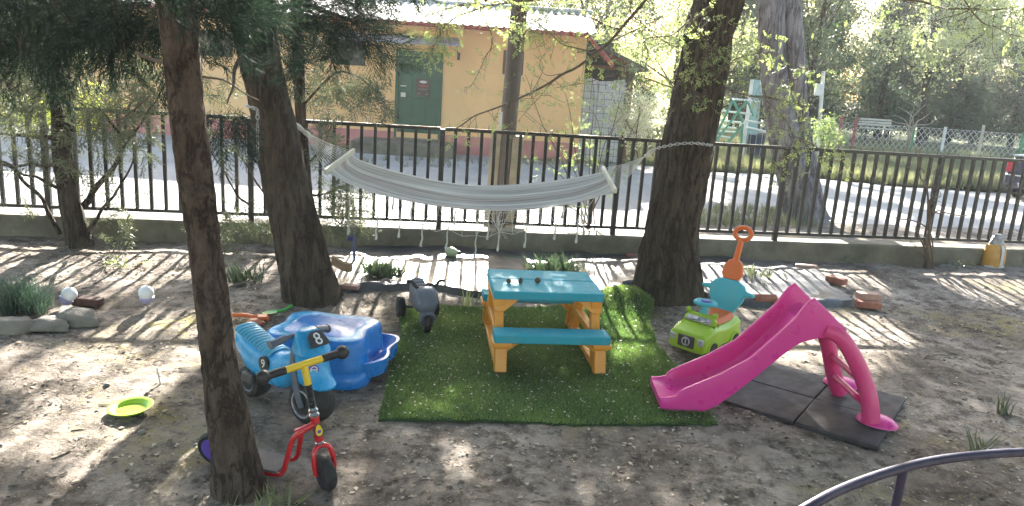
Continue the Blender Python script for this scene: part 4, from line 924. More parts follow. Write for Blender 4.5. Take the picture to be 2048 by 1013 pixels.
mb = MB(); Mw = TR(-.55, 0, R_) @ RX(pi/2); mb.lathe([(R_*.66, -.02), (R_*.85, -.024), (R_*.97, -.014), (R_, 0), (R_*.97, .014), (R_*.85, .024), (R_*.66, .02)], 36, Mw); rw = mb.build('rear_wheel', M_RUB, SC)
mb = MB(); mb.lathe([(0, -.024), (R_*.6, -.022), (R_*.7, -.02), (R_*.7, .02), (R_*.6, .022), (0, .024)], 28, Mw); mb.build('rim', P_PURP, rw)
Ms = axes(ax0+axd*.075+(stg @ Vector((.0195, 0, 0.003))), stg @ Vector((0, 1, 0)), axd)
mb = MB(); mb.prism([(.019*cos(q)*(1-.25*sin(q)), .03*sin(q)) for q in np.linspace(0, 2*pi, 20)[:-1]], -.006, .001, Ms); bg = mb.build('badge', P_BLK, hd)
mb = MB(); mb.prism([(.015*cos(q)*(1-.25*sin(q)), .025*sin(q)) for q in np.linspace(0, 2*pi, 20)[:-1]], .001, .002, Ms); mb.build('badge_face', P_SYEL, bg)
mb = MB(); mb.ball((0, -.006, .002), (.009, .008, .002), 10, 6, Ms); mb.build('badge_mark', P_PURP, bg)
# ---------------------------------------------------------------- grey toy motorbike
GM = thing('toy_motorbike', 'small slate grey toy motorbike on the corner of the artificial grass', 'ride-on toy', (-.56, 4.96, .016), rad(-72))
fatwheel(0, .075, .05, GM, hubm=P_DGREY, nm='front_wheel')
for s in (-1, 1): fatwheel(-.36, .078, .06, GM, y=s*.125, nm='rear_wheel')
mb = MB(); mb.tube([(-.36, -.15, .078), (-.36, .15, .078)], .012, 8); mb.build('axle', P_BLK, GM)
mb = MB(); mb.loft([bs8(-.44, .25, .02, .03), bs8(-.42, .22, .06, .055), bs8(-.36, .18, .09, .065), bs8(-.28, .165, .085, .062), bs8(-.2, .17, .085, .062), bs8(-.13, .205, .095, .075), bs8(-.06, .235, .085, .085), bs8(-.01, .225, .075, .08), bs8(.03, .2, .05, .06), bs8(.04, .195, .03, .045)]); gb = mb.build('body', P_GREY, GM, angle=60)
mb = MB()
for i in range(5): x = -.40+.045*i; z = np.interp(x, [-.42, -.36, -.28, -.2], [.282, .274, .252, .257]); mb.tube([(x, -.045, z-.008), (x, 0, z), (x, .045, z-.008)], .012, 8)
mb.build('seat_ribs', plastic('worn_grey_seat', (.22, .22, .25), .5), GM)
for s in (-1, 1): mb = MB(); mb.lathe([(.011, 0), (.02, .0), (.02, .008), (.011, .004)], 18, axes((.018, s*.045, .225), (0, 1, 0), (-.35, 0, 1))); mb.build('headlight', plastic('grey_lamp', (.3, .34, .4), .3), GM)
mb = MB()
for s in (-1, 1): mb.tube(smooth_path([(0, s*.035, .075), (.005, s*.036, .12), (.0, s*.034, .17)], 4), .014, 8)
mb.tube(smooth_path([(.03, -.045, .11), (.04, -.03, .145), (.045, 0, .155), (.04, .03, .145), (.03, .045, .11)], 4), .016, 8); mb.build('fork', P_GREY, GM)
mb = MB(); mb.tube(smooth_path([(-.1, -.135, .345), (-.095, -.1, .345), (-.08, -.05, .30), (-.08, .05, .30), (-.095, .1, .345), (-.1, .135, .345)], 5), .012, 10); mb.build('handlebar', P_BLK, GM)
# ================================================================ HAMMOCK AND CHAINS
M_FAB, nt, bs = base('hammock_cotton')
wv = tex(nt, 'Wave', scale=1, coord='UV'); 
at = nt.nodes.new('ShaderNodeAttribute'); at.attribute_name = 'tint'
o_ = ramp(nt, at.outputs['Fac'], [(0, (.48, .48, .45)), (.2, (.72, .72, .69)), (.3, (.42, .42, .40)), (.42, (.62, .62, .59)), (.5, (.42, .42, .40)), (.62, (.32, .265, .24)), (.72, (.70, .70, .67)), (.86, (.42, .42, .40)), (1, (.68, .68, .66))])  # stripe pattern, with cloth shading and highlights put into its tones
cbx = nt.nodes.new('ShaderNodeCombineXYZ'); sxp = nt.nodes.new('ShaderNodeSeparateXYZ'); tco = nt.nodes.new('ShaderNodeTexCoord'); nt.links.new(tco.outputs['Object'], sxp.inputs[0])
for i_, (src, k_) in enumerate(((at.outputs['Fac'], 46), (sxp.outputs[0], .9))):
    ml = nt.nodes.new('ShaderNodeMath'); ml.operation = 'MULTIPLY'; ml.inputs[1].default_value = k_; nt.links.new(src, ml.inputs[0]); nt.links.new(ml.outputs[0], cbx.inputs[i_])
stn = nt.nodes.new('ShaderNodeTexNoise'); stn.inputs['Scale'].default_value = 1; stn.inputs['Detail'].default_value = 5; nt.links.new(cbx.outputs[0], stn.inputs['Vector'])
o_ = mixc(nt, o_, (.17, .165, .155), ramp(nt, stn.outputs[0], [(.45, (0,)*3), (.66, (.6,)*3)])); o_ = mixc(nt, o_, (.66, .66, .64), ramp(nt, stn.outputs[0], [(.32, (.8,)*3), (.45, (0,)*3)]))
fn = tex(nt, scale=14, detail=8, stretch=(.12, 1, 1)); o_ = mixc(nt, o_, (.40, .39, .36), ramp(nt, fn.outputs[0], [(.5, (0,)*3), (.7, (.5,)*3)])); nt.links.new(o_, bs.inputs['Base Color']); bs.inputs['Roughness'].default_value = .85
nt.nodes.remove(wv)
tr_n = nt.nodes.new('ShaderNodeBsdfTranslucent'); mxs = nt.nodes.new('ShaderNodeMixShader'); mxs.inputs[0].default_value = .35
nt.links.new(o_, tr_n.inputs[0]); nt.links.new(bs.outputs[0], mxs.inputs[1]); nt.links.new(tr_n.outputs[0], mxs.inputs[2]); nt.links.new(mxs.outputs[0], nt.nodes['Material Output'].inputs[0])
M_CORD = mat('cotton_cord', (.55, .54, .50), .85, .15, 12)
M_BAR = mat('pale_spreader_wood', (.55, .52, .44), .6, .15, 6)
HL0, HL1 = Vector(D(652, 343, 5.55)), Vector(D(706, 303, 6.08)); HR0, HR1 = Vector(D(1230, 381, 5.88)), Vector(D(1207, 338, 6.4))
hm = thing('hammock', 'white cotton hammock with fringe slung between the two big trunks', 'hammock', (HL0+HR1)/2); O = hm.location
far_px = [(706, 305), (715, 319), (762, 335), (813, 348), (878, 362), (943, 371), (1008, 371.6), (1073, 366), (1138, 357), (1196, 345), (1207, 340)]
near_px = [(652, 343), (664, 350), (704, 370), (777, 394), (849, 408), (921, 417), (994, 421), (1066, 418), (1138, 409), (1215, 389), (1230, 382)]
def edge(pts, Ya, Yb):
    x0, x1 = pts[0][0], pts[-1][0]; return smooth_path([Vector(D(x, y, Ya+(Yb-Ya)*(x-x0)/(x1-x0))) for x, y in pts], 5)
EF = edge(far_px, 6.08, 6.4); EN = edge(near_px, 5.55, 5.88); NC = 36
V = []; tint = []
for i, (a, b) in enumerate(zip(EN, EF)):
    u = i/(len(EN)-1); e = min(1, 6*min(u, 1-u))
    for j in range(NC+1):
        t = j/NC; p = a.lerp(b, t); sag = .05*4*t*(1-t)*e
        rip = .006*sin(t*46+2*u)*(1.2-e*.5)+.012*nz(t*9, u*2.5, 2)+.004*nz(t*30, u*4, 5)
        V.append((p.x, p.y, p.z-sag+rip)); tint.append(t)
m_ = NC+1; F = [(i*m_+j, i*m_+j+1, (i+1)*m_+j+1, (i+1)*m_+j) for i in range(len(EN)-1) for j in range(NC)]
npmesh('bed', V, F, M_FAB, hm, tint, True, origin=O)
for a, b in ((HL0, HL1), (HR0, HR1)):
    d = (b-a).normalized(); mb = MB(); n_ = d.cross(Vector((0, 0, 1))).normalized(); up_ = n_.cross(d)
    mb.loft([[q+n_*sx_*.013+up_*sz_*.02 for sx_, sz_ in ((-1, -1), (1, -1), (1, 1), (-1, 1))] for q in (a-d*.02, b+d*.02)]); mb.build('spreader_bar', M_BAR, hm, bevel=.005, origin=O)
KL = Vector(D(614, 268, 5.72)); KR = Vector(D(1292, 313, 6.12)); TL = Vector(D(578, 240, 5.55)); TRt = Vector(D(1312, 297, 6.1))
for (a, b), K, nm in (((HL0, HL1), KL, 0), ((HR0, HR1), KR, 1)):
    mb = MB()
    for i in range(13):
        p = a.lerp(b, i/12); mid = p.lerp(K, .5)+Vector((0, 0, -.012)); mb.tube([p, mid, K+Vector((.004*(i-7)*.3, 0, .004*(i % 3)))], .0019, 5)
        e = EN[1 if nm == 0 else -2].lerp(EF[1 if nm == 0 else -2], i/12); mb.tube([p, e], .002, 4)
    mb.build('suspension_cords', M_CORD, hm, origin=O)
for K, T in ((KL, TL), (KR, TRt)):
    mb = MB()
    for q in range(5): mb.tube([K+Vector((.006*cos(q*1.3), .006*sin(q*1.3), 0)), K.lerp(T, .5)+Vector((.014*cos(q*1.3), .01, .014*sin(q*1.3))), T], .008, 6)
    mb.tube([K.lerp(T, -.08), K.lerp(T, .1)], .02, 10); mb.build('gathered_rope', M_CORD, hm, origin=O)
# fringe: netting strings and tassels along both edges
def at_px(E_, x):
    best = min(E_, key=lambda p: abs(pix(p)[0]-x)); return best
nt1 = [(755, 480), (801, 476), (846, 494), (896, 500), (953, 520), (999, 503), (1053, 496), (1112, 480), (1156, 487)]; nt2 = [(700, 470), (789, 420), (825, 442), (912, 450), (959, 448), (979, 480), (1128, 438), (1170, 470), (1000, 452)]
prev = None
for row, E_ in ((nt1, EN), (nt2, EF)):
    prev = None; netm = MB()
    for x, yb in row:
        e = at_px(E_, x); bot = Vector(D(x-4, yb, e.y)); L_ = (e-bot).length; k = Vector(D(x, (pix(e)[1]+yb)/2+2, e.y))
        mb = MB(); w_ = Vector((.006*sin(x), 0, 0))
        mb.tube([k, k.lerp(bot, .3)+w_, k.lerp(bot, .6)-w_, k.lerp(bot, .75), k.lerp(bot, .9)+w_, bot], [.004, .0055, .006, .0075, .011, .008], 6); mb.build('tassel', M_CORD, hm, origin=O)
        for dx in (-22, -8, 9, 24):
            q = at_px(E_, x+dx); netm.tube([q, q.lerp(k, .5)+Vector((.01*sin(dx+x), 0, -.015)), k], .0022, 4)
        if prev is not None:
            mid = prev.lerp(k, .5)+Vector((0, 0, -.03)); netm.tube([prev, mid, k], .002, 4); q = at_px(E_, pix(mid)[0]); netm.tube([mid, q], .002, 4)
        prev = k
    netm.build('fringe_net', M_CORD, hm, origin=O)
def chain(name, lab, pts, m, r=.014, w=.0035):
    P = smooth_path(pts, 12); L = [0]
    for a, b in zip(P, P[1:]): L.append(L[-1]+(b-a).length)
    t = thing(name, lab, 'chain', P[0]); pitch = r*2.05; n = int(L[-1]/pitch); mb = MB()
    for i in range(n):
        s = (i+.5)*pitch; j = max(k for k in range(len(L)) if L[k] <= s); j = min(j, len(P)-2); q = (s-L[j])/max(1e-6, L[j+1]-L[j]); c_ = P[j].lerp(P[j+1], q); d = (P[j+1]-P[j]).normalized()
        M_ = Matrix.Translation(c_) @ d.to_track_quat('X', 'Z').to_matrix().to_4x4() @ RX(pi/2*(i % 2)+.3)
        mb.tube([M_ @ Vector((r*1.35*cos(a), r*.75*sin(a), 0)) for a in np.linspace(0, 2*pi, 11)[:-1]], w, 5, closed=True)
    mb.build('links', m, t, origin=P[0]); return t
M_CHAIN = mat('dull_chain_steel', (.42, .42, .42), .45, .15, 20, metal=.5)
chain('hanging_chain', 'loose steel chain hanging down the left big leaning trunk', [D(490, 212, 5.28), D(505, 216, 5.22), D(514, 222, 5.2), D(515, 250, 5.2), D(515, 290, 5.2), D(516, 326, 5.2)], M_CHAIN)
chain('wrapped_chain', 'steel chain wrapped round the right big trunk holding the hammock', [D(1310, 298, 6.08), D(1335, 292, 5.98), D(1360, 288, 5.93), D(1390, 287, 5.95), D(1415, 290, 6.03), D(1426, 293, 6.15), D(1423, 304, 6.16), D(1420, 322, 6.16)], M_CHAIN)

# ================================================================ SMALL GARDEN THINGS
M_BRICK = mat('worn_red_brick', (.30, .11, .075), .9, .3, 9, bmp=.5, bscale=45, dirt=.5, dirtc=(.35, .28, .22), bdist=.008)
M_BRICKP = mat('pale_pink_brick', (.40, .24, .19), .9, .25, 9, bmp=.5, bscale=45, dirt=.5, dirtc=(.42, .36, .3), bdist=.008)
M_STONE = mat('grey_fieldstone', (.20, .18, .155), .9, .3, 6, bmp=.7, bscale=18, dirt=.5, dirtc=(.14, .13, .1), bdist=.02)
def brick(px_, py_, L, W, Hh, rz, lab, m=M_BRICK, z=None, tilt=0):
    p = G(px_, py_, .05 if z is None else z); mb = MB(); mb.box((0, 0, Hh/2), (L, W, Hh)); o = mb.build('brick', m, None, bevel=.008)
    for v in o.data.vertices: v.co += Vector((nz(v.co.x*30, v.co.y*30+px_, 1), nz(v.co.y*30, px_, 2), nz(v.co.z*30, px_, 5)))*.006
    o.location = (p[0], p[1], p[2]-.008); o.rotation_euler = (tilt, 0, rad(rz)); return tag(o, lab, 'brick')
brick(742, 492, .20, .10, .06, -6, 'red brick lying against the wall beside the blue stake', z=.04)
brick(1262, 516, .12, .1, .05, 10, 'small red brick at the wall left of the right big trunk')
brick(1612, 538, .22, .1, .05, -14, 'pale brick on the black sheet just below the wall, right of the truck handle', M_BRICKP)
brick(1672, 565, .19, .085, .06, -52, 'brick set askew on the black sheet, end face towards the camera', M_BRICK)
brick(1735, 613, .2, .11, .055, -3, 'lower red brick of the stacked pair right of the slide top', M_BRICK, .02)
brick(1737, 597, .2, .1, .06, 1, 'upper pinkish brick of the stacked pair right of the slide top', M_BRICKP, .075)
brick(1560, 606, .16, .09, .045, 4, 'red brick lying just left of the slide top', M_BRICK, .03)
brick(702, 576, .14, .08, .035, -5, 'pinkish brick slab on the black sheet edge by the left big trunk', M_BRICKP, .05)
brick(176, 608, .2, .09, .055, -3, 'dark reddish brick lying behind the pair of stones', mat('dark_old_brick', (.10, .05, .04), .9, .3, 9, bmp=.5, dirt=.4), .01)
brick(1262+180, 516, .2, .1, .05, 3, 'brown half buried brick at the wall foot behind the orange handle', M_BRICK, .03)
mb = MB(); M_ = RY(pi/2); mb.lathe([(.012, -.1), (.034, -.1), (.038, -.09), (.038, .1), (.02, .1)], 18, M_); o = mb.build('terracotta_pipe', M_BRICK, None); p = G(1528, 604, .03); o.location = (p[0], p[1], .06); o.rotation_euler = (0, 0, rad(8)); tag(o, 'short round terracotta pipe at the black sheet edge behind the slide', 'pipe')
mb = MB(); pth = [Vector(D(664, 520, 6.05)), Vector(D(685, 532, 6.0)), Vector(D(704, 536, 5.98))]; mb.loft([[p+Vector((0, sy_*.03, sz_*.035)) for sy_, sz_ in ((-1, -1), (1, -1), (1, 1), (-1, 1))] for p in smooth_path(pth, 4)]); tag(mb.build('wood_offcut', mat('cut_wood', (.30, .20, .12), .8, .3, 8, bmp=.3, stretch=(.2, 1, 1)), None, bevel=.008, origin=pth[1]), 'curved offcut of wood beside the left big trunk', 'wood')
def stone(px_, py_, s, rz, lab, seed):
    p = G(px_, py_, 0); mb = MB(); mb.ball((0, 0, 0), s, 22, 14); o = mb.build('stone', M_STONE, None, angle=60)
    rg = np.random.default_rng(seed); pls = [(Vector(rg.normal(size=3)).normalized(), rg.uniform(.55, .85)) for _ in range(11)]
    for v in o.data.vertices:
        u = Vector((v.co.x/s[0], v.co.y/s[1], v.co.z/s[2]))
        for n_, d_ in pls:
            e = u.dot(n_)-d_
            if e > 0: u -= n_*e
        v.co = Vector((u.x*s[0], u.y*s[1], u.z*s[2]))*1.25
        q = v.co*7; k = 1+.2*noise.noise(q+Vector((seed, 0, 0)))+.12*noise.noise(q*2.3)+.08*noise.noise(q*5); v.co *= k
        v.co.z = max(-.02, min(v.co.z, s[2]*.8+.01*noise.noise(q*2)))
    o.location = (p[0], p[1], .02); o.rotation_euler = (0, 0, rad(rz)); return tag(o, lab, 'stone')
stone(28, 662, (.11, .1, .085), 10, 'pale flat stone at the left picture edge below the dark grass', 1)
stone(88, 660, (.16, .08, .06), 6, 'long low brown stone between two taller stones', 2)
stone(160, 645, (.13, .10, .085), -8, 'grey stone beneath the leaning globe lamp', 3)
# solar globe lamps
M_GLOBE = mat('opal_globe', (.80, .80, .82), .25, .03, 4)
def globe(px_, py_, gx_, gy_, lab, Y):
    b = Vector(G(px_, py_, 0)); c_ = Vector(D(gx_, gy_, Y)); t = thing('globe_lamp', lab, 'garden lamp', b, 0, 'white globe garden lamps'); d = (c_-b).normalized()
    mb = MB(); mb.ball(c_, .052, 22, 14); mb.build('globe', M_GLOBE, t, origin=b)
    mb = MB(); Q = Matrix.Translation(c_) @ d.to_track_quat('Z', 'Y').to_matrix().to_4x4(); mb.lathe([(.03, -.075), (.046, -.055), (.05, -.035), (.04, -.03)], 20, Q); mb.build('collar', plastic('clear_lilac_plastic', (.35, .34, .55), .3), t, origin=b)
    mb = MB(); mb.tube([b-d*.03, c_-d*.06], .008, 8); mb.build('stake', P_SILV, t, origin=b)
globe(122, 618, 138, 589, 'white globe garden lamp leaning right above the stones', 5.02); globe(297, 620, 292, 586, 'white globe garden lamp standing upright on bare soil', 5.08)
# lime sieve
sv = thing('sieve', 'lime green plastic sand sieve lying on the soil', 'sand toy', tuple(G(262, 826)[:2])+(.012,), 0, None, rot=(rad(1), rad(-3), .3))
mb = MB(); mb.lathe([(.072, .004), (.072, .0), (.085, .016), (.105, .022), (.108, .026), (.102, .028), (.082, .021), (.07, .006)], 40); mb.build('rim', P_LIME, sv)
mb = MB()
for i in range(-7, 8):
    q = i*.0095; h_ = math.sqrt(.071**2-q*q); mb.box((q, 0, .004), (.004, 2*h_, .003)); mb.box((0, q, .0045), (2*h_, .004, .003))
mb.build('mesh', P_LIME, sv, smooth=False)
# sand toys
rk = thing('toy_rake', 'long orange toy rake lying on the soil behind the blue motorbike', 'sand toy', G(498, 632)); O = rk.location
a = Vector(G(459, 630, .03)); b = Vector(G(512, 634, .025)); mb = MB(); mb.tube([a, a.lerp(b, .5)+Vector((0, 0, .006)), b], [.012, .014, .011], 10); mb.build('handle', P_ORG, rk, origin=O)
mb = MB(); c_ = b+Vector((.045, .0, .004)); mb.box((0, 0, 0), (.085, .09, .02), Matrix.Translation(c_) @ RZ(.4), .8)
for i in range(5): mb.box((.035, -.04+.02*i, -.015), (.02, .008, .03), Matrix.Translation(c_) @ RZ(.4))
mb.build('rake_head', P_ORG, rk, bevel=.004, origin=O)
sm = thing('sand_mould', 'small round orange sand mould lying below the toy rake', 'sand toy', tuple(G(508, 652)[:2])+(.02,), .4)
mb = MB(); mb.lathe([(.0, .03), (.03, .028), (.05, .012), (.055, 0), (.05, -.01)], 10); mb.ball((.055, 0, .0), (.018, .02, .012)); mb.build('mould', plastic('faded_orange_plastic', (.55, .17, .08), .5), sm, angle=20)
gs = thing('toy_shovel', 'green toy shovel lying beside the blue sandpit', 'sand toy', tuple(G(548, 634)[:2])+(.02,), rad(25))
mb = MB(); mb.loft([[(x, -w, z), (x, -w*.5, z-d), (x, w*.5, z-d), (x, w, z), (x, w*.4, z-d+.008), (x, -w*.4, z-d+.008)] for x, w, z, d in ((-.08, .02, .01, .008), (-.05, .04, .016, .014), (.0, .042, .02, .018), (.03, .03, .024, .014))]); mb.build('blade', P_GREEN, gs)
mb = MB(); mb.tube(smooth_path([(.02, 0, .015), (.08, 0, .03), (.13, 0, .06)], 3), .011, 8); mb.build('handle', P_GREEN, gs)
# stake with blue ribbon, watering bulb, hose, bag
sk = thing('garden_stake', 'slim blue and white garden stake with a blue ribbon tied near its top', 'stake', tuple(G(709, 530, .03)[:2])+(.03,)); O = sk.location
a = Vector(D(708, 532, 6.6)); a = Vector((O.x, O.y, .0)); b = Vector(D(706, 395, O.y)); mb = MB(); mb.tube([a, a.lerp(b, .5), b], .011, 8); mb.build('rod', M_CREAM, sk, origin=O)
mb = MB(); mb.tube([a+(b-a)*.04, a+(b-a)*.5], .014, 8); mb.build('rod_sleeve', plastic('blue_grey_sleeve', (.10, .11, .25), .5), sk, origin=O)
mb = MB(); c0 = a.lerp(b, .62); mb.sheet([[c0, c0+Vector((.01, -.02, -.02))], [c0+Vector((-.02, -.01, -.08)), c0+Vector((.0, -.03, -.09))], [c0+Vector((-.055, 0, -.145)), c0+Vector((-.005, -.02, -.15))]]); mb.build('ribbon', plastic('blue_ribbon', (.02, .05, .28), .6), sk, solid=.003, origin=O)
wb = thing('gourd', 'pale green pear shaped gourd lying on the black sheet under the hammock', 'gourd', G(905, 514, .07)); Q = RZ(-.3) @ RY(pi/2)
mb = MB(); mb.lathe([(0, -.075), (.03, -.07), (.047, -.045), (.05, -.02), (.042, .015), (.026, .045), (.02, .055)], 20, TR(0, 0, .045) @ Q); mb.build('fruit', mat('pale_gourd', (.42, .48, .28), .5, .15, 7), wb)
mb = MB(); mb.lathe([(.02, .054), (.021, .075), (.012, .085)], 14, TR(0, 0, .045) @ Q); mb.build('cap', P_DGREY, wb)
hs = MB(); hp = [G(x, y, .065) for x, y in ((925, 513), (960, 512), (1000, 513), (1040, 515), (1080, 518), (1115, 521), (1150, 522))]; hs.tube(smooth_path(hp, 4), .009, 8); tag(hs.build('garden_hose', plastic('green_hose', (.03, .18, .09), .45), None, origin=hp[3]), 'thin green garden hose lying on the black sheet under the hammock', 'hose')
bgp = G(1991, 541, .03); bag = thing('yellow_bag', 'crumpled amber sack with a pale stripe leaning on the wall at the right', 'bag', (bgp[0], bgp[1]+.08, .03), rad(6)); 
M_BAG = mat('amber_woven_sack', (.55, .27, .045), .45, .25, 6, bmp=.6, bscale=14, dirt=.3, bdist=.02); M_BAGW = mat('sack_stripe', (.50, .52, .56), .5, .2, 9); M_BAGG = mat('grey_foil', (.25, .25, .26), .35, .4, 18, bmp=.9, bscale=20, metal=.3, bdist=.03)
bw = D(2013, 510, 8.5)[0]-D(1968, 510, 8.5)[0]
def bagring(z, w, d, k=28, s=0): return [(w*cos(q)*(1+.06*nz(cos(q)*3, z*9, s)), d*sin(q)*(1+.12*nz(sin(q)*4, z*11, s+2)), z) for q in [2*pi*i/k for i in range(k)]]
mb = MB(); h_ = bw/2; mb.loft([bagring(0, h_*.92, .07), bagring(.04, h_*1.0, .085), bagring(.12, h_*1.02, .09), bagring(.2, h_*.98, .085), bagring(.26, h_*.9, .07), bagring(.285, h_*.72, .05)]); sack = mb.build('sack', M_BAG, bag, angle=70)
mb = MB(); mb.loft([bagring(.28, h_*.7, .05, s=3), bagring(.315, h_*.62, .045, s=5), bagring(.36, h_*.5, .05, s=7), bagring(.40, h_*.28, .03, s=9)]); mb.build('crumpled_top', M_BAGG, bag, angle=25)
mb = MB(); mb.sheet([[(x+.012, -.002-np.interp(z, [0, .04, .12, .2, .26, .285], [.07, .085, .09, .085, .07, .05])*math.sqrt(max(0, 1-(x/h_)**2))*1.07, z) for x in (.0, .012, .025, .038)] for z in np.linspace(.005, .28, 12)]); mb.build('stripe', M_BAGW, sack)
mb = MB(); mb.sheet([[(x, -.003-.078*math.sqrt(max(0, 1-(x/(h_*1.05))**2))*1.07, z) for x in np.linspace(-h_*.95, h_*.95, 14)] for z in (.028, .048)]); mb.build('stripe', M_BAGW, sack)
# handrail bottom right
M_RAIL = mat('dark_blue_grey_rail', (.02, .015, .045), .5, .2, 12, bmp=.1, bscale=60)
hr = thing('handrail', 'curved dark metal tube railing at the bottom right corner', 'railing', (1.16, 2.0, 0)); O = hr.location
rp = [D(1480, 1100, 1.66), D(1620, 1012, 1.76), D(1700, 972, 1.86), D(1800, 938, 1.96), D(1900, 917, 2.04), D(2048, 905, 2.12), D(2250, 905, 2.2), D(2500, 930, 2.25)]
mb = MB(); mb.tube(smooth_path(rp, 6), .0135, 12); mb.build('top_tube', M_RAIL, hr, origin=O)
mb = MB(); a = Vector(D(1808, 936, 1.965)); mb.tube([a, (a.x-.012, a.y+.0, 0)], .0125, 10); mb.build('upright', M_RAIL, hr, origin=O)
mb = MB(); a = Vector(rp[-2]); mb.tube([a, (a.x, a.y, 0)], .0125, 10); mb.build('upright', M_RAIL, hr, origin=O)

# ---------------------------------------------------------------- black weed sheet
M_SHEET, nt, bs = base('black_weed_sheet')
t_ = tex(nt, scale=3, detail=9, Roughness=.7); t2 = tex(nt, scale=160, detail=2)
o_ = ramp(nt, t_.outputs[0], [(.48, (.022, .022, .026)), (.62, (.08, .075, .07)), (.74, (.26, .235, .2))]); nt.links.new(o_, bs.inputs['Base Color'])
bs.inputs['Specular IOR Level'].default_value = .8; nt.links.new(ramp(nt, t_.outputs[0], [(.4, (.36,)*3), (.65, (.62,)*3)]), bs.inputs['Roughness'])
ad = nt.nodes.new('ShaderNodeMath'); ad.operation = 'MULTIPLY_ADD'; ad.inputs[1].default_value = .25; nt.links.new(t2.outputs[0], ad.inputs[0]); nt.links.new(t_.outputs[0], ad.inputs[2]); bump(nt, bs, ad.outputs[0], .35, .02)
front = [G(x, y, .05)[:2] for x, y in ((640, 576), (700, 577), (760, 570), (830, 566), (900, 574), (960, 582), (1010, 588), (1120, 590), (1240, 585))]+[(1.0, 6.5), (1.6, 6.62)]+[G(x, y, .03)[:2] for x, y in ((1410, 596), (1480, 602), (1530, 604), (1600, 606), (1680, 607), (1712, 600))]
def front_y(x):
    return float(np.interp(x, [p[0] for p in front], [p[1] for p in front]))
rows = []; xs_ = np.arange(front[0][0], front[-1][0], .045)
for x in xs_:
    fy = front_y(x)+.05*nz(x*2.5, 3)+.03*nz(x*7, 5); by = fence_y(x)-.1-max(0, (x-2.2))*.28; r = []
    for q in np.concatenate([[-.045, -.03, -.005, .01], np.linspace(.03, 1, 26)]):
        y = fy+(by-fy)*q; lump = .035*nz(x*1.8, y*2.4, 1)+.02*nz(x*5, y*6, 2)+.008*nz(x*14, y*14, 3)
        fold = .05*max(0, nz(x*1.2+4, 8))*math.exp(-((q-.22+.05*nz(x*2, 1))/.05)**2)
        z = gz(x, y)+.022+max(-.012, lump*.7)+fold+.045*math.exp(-(q/.12)**2)*(.6+nz(x*3, 7))
        if q < 0: z = gz(x, y)-.01+(.06 if q > -.02 else .025 if q > -.04 else 0)
        r.append((x, y, z))
    rows.append(r)
mb = MB(); mb.sheet(rows); tag(mb.build('weed_sheet', M_SHEET, None, origin=(.8, 6.9, 0)), 'crumpled black weed-control sheet spread below the wall under the hammock', 'plastic sheet')
# ================================================================ TREES
B_PINE = barkmat('pine_bark', (.045, .032, .027), (.13, .10, .082), 17, (1, 1, .38))
B_DARK = barkmat('dark_bark', (.036, .028, .023), (.11, .088, .07), 19, (1, 1, .2))
B_GREY = barkmat('grey_bark', (.13, .115, .11), (.33, .31, .32), 16, (1, 1, .13))
M_TWIG = mat('twig_bark', (.12, .09, .065), .9, .3, 20, bmp=.3)
M_TWIGP = mat('pale_twig_bark', (.34, .29, .24), .9, .3, 20, bmp=.3)
L_PINE = leafmat('dark_conifer_needles', (.007, .017, .014), (.022, .043, .031), .14, .6, .03)
L_JUN = leafmat('juniper_sprays', (.035, .05, .027), (.12, .135, .075), .3, .5, .1)
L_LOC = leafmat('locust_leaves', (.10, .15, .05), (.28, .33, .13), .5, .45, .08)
L_LIGHT = leafmat('sun_toned_leaves', (.17, .20, .10), (.38, .41, .25), .55, .5, .1)  # sunlight put into the leaf colour as a paler tone
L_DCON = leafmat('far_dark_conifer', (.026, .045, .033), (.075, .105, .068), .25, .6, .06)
L_SHADE = leafmat('shade_crown_leaves', (.03, .045, .025), (.08, .10, .05), .25, .6, .04)
L_SHRUB = leafmat('shrub_leaves', (.10, .15, .05), (.24, .30, .12), .4, .5, .08)
L_DECID = leafmat('far_leaves', (.04, .06, .03), (.13, .155, .085), .3, .5, .08)

def trunk(name, C, R, m, parent, origin, amp=.12, nseg=56, sub=5, kv=5., kz=1.6, seed=0, flare=0):
    P = smooth_path(C, sub); r = np.interp(np.linspace(0, len(C)-1, len(P)), range(len(C)), R); fr = frames(P); V = []; F = []; L = 0
    for i, (p, t, a, b) in enumerate(fr):
        if i: L += (p-P[i-1]).length
        for k in range(nseg):
            q = 2*pi*k/nseg; u = Vector((cos(q)*kv, sin(q)*kv, L*kz+seed*7))
            h = noise.noise(u*.35)*.6+abs(noise.noise(u))*-1.0+.5*noise.noise(u*2.3)+.3*noise.noise(Vector((u.x*2.5, u.y*2.5, u.z*6)))
            rr_ = r[i]*(1+amp*(h+.15))
            if flare and L < flare*2: rr_ *= 1+.26*(1-L/(flare*2))**2*(1+.5*sin(3*q+seed)+.3*sin(5*q+1))*.6
            V.append(p+a*rr_*cos(q)+b*rr_*sin(q))
    m_ = len(P)
    for i in range(m_-1):
        for k in range(nseg): F.append((i*nseg+k, i*nseg+(k+1) % nseg, (i+1)*nseg+(k+1) % nseg, (i+1)*nseg+k))
    mb = MB(); mb.add(V, F); return mb.build(name, m, parent, angle=70, origin=origin)
